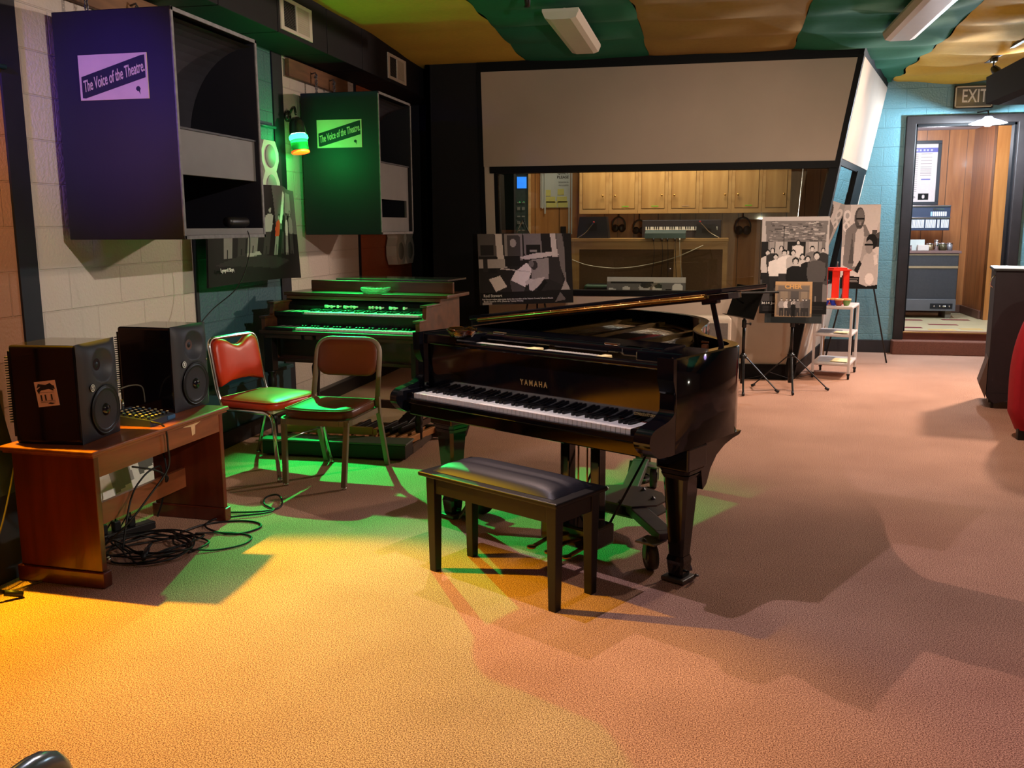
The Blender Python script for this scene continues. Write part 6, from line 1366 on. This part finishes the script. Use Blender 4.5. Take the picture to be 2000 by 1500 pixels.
for x in (0.53,0.60,0.645,0.665,0.72):
    mb = MB(); mb.lathe([(0,0),(0.012,0),(0.012,0.015),(0,0.02)], c=(x,-0.040,0.165), axis=(0,-1,0), n=10); mb.build('knob', CHROME, hc)
for x in (0.05,0.69):
    mb = MB(); mb.b2((x,0.02,0),(x+0.07,0.40,0.10)); mb.build('foot', mat('foot_taupe', (110,100,88), 0.6, noise=(9,0.1)), hc)
ks = thing('jukebox_selector', 'wide wall-mounted panel with rows of small white title strips above the console', 'title display', (2.40,13.55,1.41), 0)
mb = MB(); mb.b2((0,0,0),(0.78,0.12,0.325), bev=0.006); mb.build('panel', mat('display_slate', (52,62,84), 0.3, noise=(9,0.08)), ks)
for z in (0.16,0.315):
    mb = MB(); mb.b2((0,-0.02,z),(0.78,0.0,z+0.018), bev=0.003); mb.build('chrome_strip', CHROME, ks)
WST = mat('title_strip_white', (226,232,240), 0.5, noise=(60,0.05))
for k in range(34):
    if k in (15,24,27): continue
    mb = MB(); x = 0.215+k*0.0163; mb.b2((x,-0.006,0.035),(x+0.011,0.0,0.145)); mb.build('title_strip', WST, ks)
for k in range(8):
    mb = MB(); x = 0.53+k*0.026; mb.b2((x,-0.006,0.19),(x+0.018,0,0.25)); mb.build('title_strip', mat('strip_blue', (150,190,230), 0.5, noise=(60,0.05)) if k == 0 else WST, ks)
mb = MB(); mb.b2((0.56,-0.006,0.27),(0.70,0,0.295)); mb.build('name_plate', CHROME, ks)
mb = MB(); mb.b2((0.14,0.03,-0.264),(0.30,0.10,0.0)); mb.build('mount', BLACKS, ks)
tins = [(0.10,0.035,0.09,'silver tin can at the left of the row on the lobby console'),(0.185,0.03,0.075,'short silver tin, second from the left on the lobby console'),(0.245,0.028,0.06,'pinkish small tin, third from the left on the lobby console'),(0.50,0.04,0.085,'tan tin right of the white box on the lobby console'),(0.585,0.035,0.13,'tall silver tin with a lid on the lobby console'),(0.665,0.045,0.09,'dark olive tin near the right end of the lobby console'),(0.75,0.035,0.09,'grey tin at the right end of the lobby console')]
for x, r, h_, l in tins:
    t = thing('tin_can', l, 'tin', (2.42+x,13.42,1.146), 0, 'tins on the lobby console')
    mb = MB(); mb.lathe([(0,0),(r,0),(r,h_),(0,h_)], n=20); mb.build('can', CHROME if 'silver' in l else mat('tin_paint', (150,130,100) if 'tan' in l else ((90,84,60) if 'olive' in l else ((180,150,150) if 'pink' in l else (150,150,156))), 0.35, 0.4, noise=(9,0.1)), t)
    mb = MB(); mb.lathe([(r+0.003,h_-0.004),(r+0.003,h_+0.010),(0,h_+0.012)], n=20); mb.build('lid', CHROME, t)
mb = MB(); mb.b2((2.66,13.45,1.146),(2.86,13.5,1.29)); o = mb.build('paper_pad', PAPER); tag(o, 'white upright pad of paper behind the tins on the lobby console', 'paper pad')
mb = MB(); mb.b2((2.76,13.36,1.146),(2.90,13.43,1.22), bev=0.004); o = mb.build('white_box', WHITEP); tag(o, 'small white box in the middle of the tins on the lobby console', 'box')
fp = thing('framed_print', 'dark framed print with a blue heading on the lobby wall', 'framed picture', (2.62,14.13,1.76), 0)
w_, h_ = 0.52, 0.88
mb = MB(); F_ = 0.045
for a, b_ in (((0,-0.02,0),(w_,0.015,F_)),((0,-0.02,h_-F_),(w_,0.015,h_)),((0,-0.02,F_),(F_,0.015,h_-F_)),((w_-F_,-0.02,F_),(w_,0.015,h_-F_))): mb.b2(a, b_, bev=0.003)
mb.build('frame', mat('frame_black_blue', (34,38,48), 0.4, noise=(9,0.1)), fp)
sh = [(196,rc_(0,1,0,1)),((96,96,176),rc_(0,1,0.86,0.93)),(30,rc_(0.48,0.80,0.03,0.14)),(190,el(0.64,0.09,0.05,0.03)),((96,96,176),rc_(0.55,0.82,0.38,0.40)),(150,el(0.28,0.08,0.12,0.03))]
for k in range(7): sh.append(((180,184,220),rc_(0.12+k*0.11,0.18+k*0.11,0.88,0.91)))
for k in range(20): sh.append((150,rc_(0.1,0.42,0.18+k*0.033,0.19+k*0.033))); 
for k in range(14): sh.append((156,rc_(0.5,0.85,0.46+k*0.028,0.468+k*0.028)))
picture('print', fp, w_-2*F_, h_-2*F_, sh, lambda u,v: (F_+u*(w_-2*F_),-0.004,F_+v*(h_-2*F_)), 50, 90)
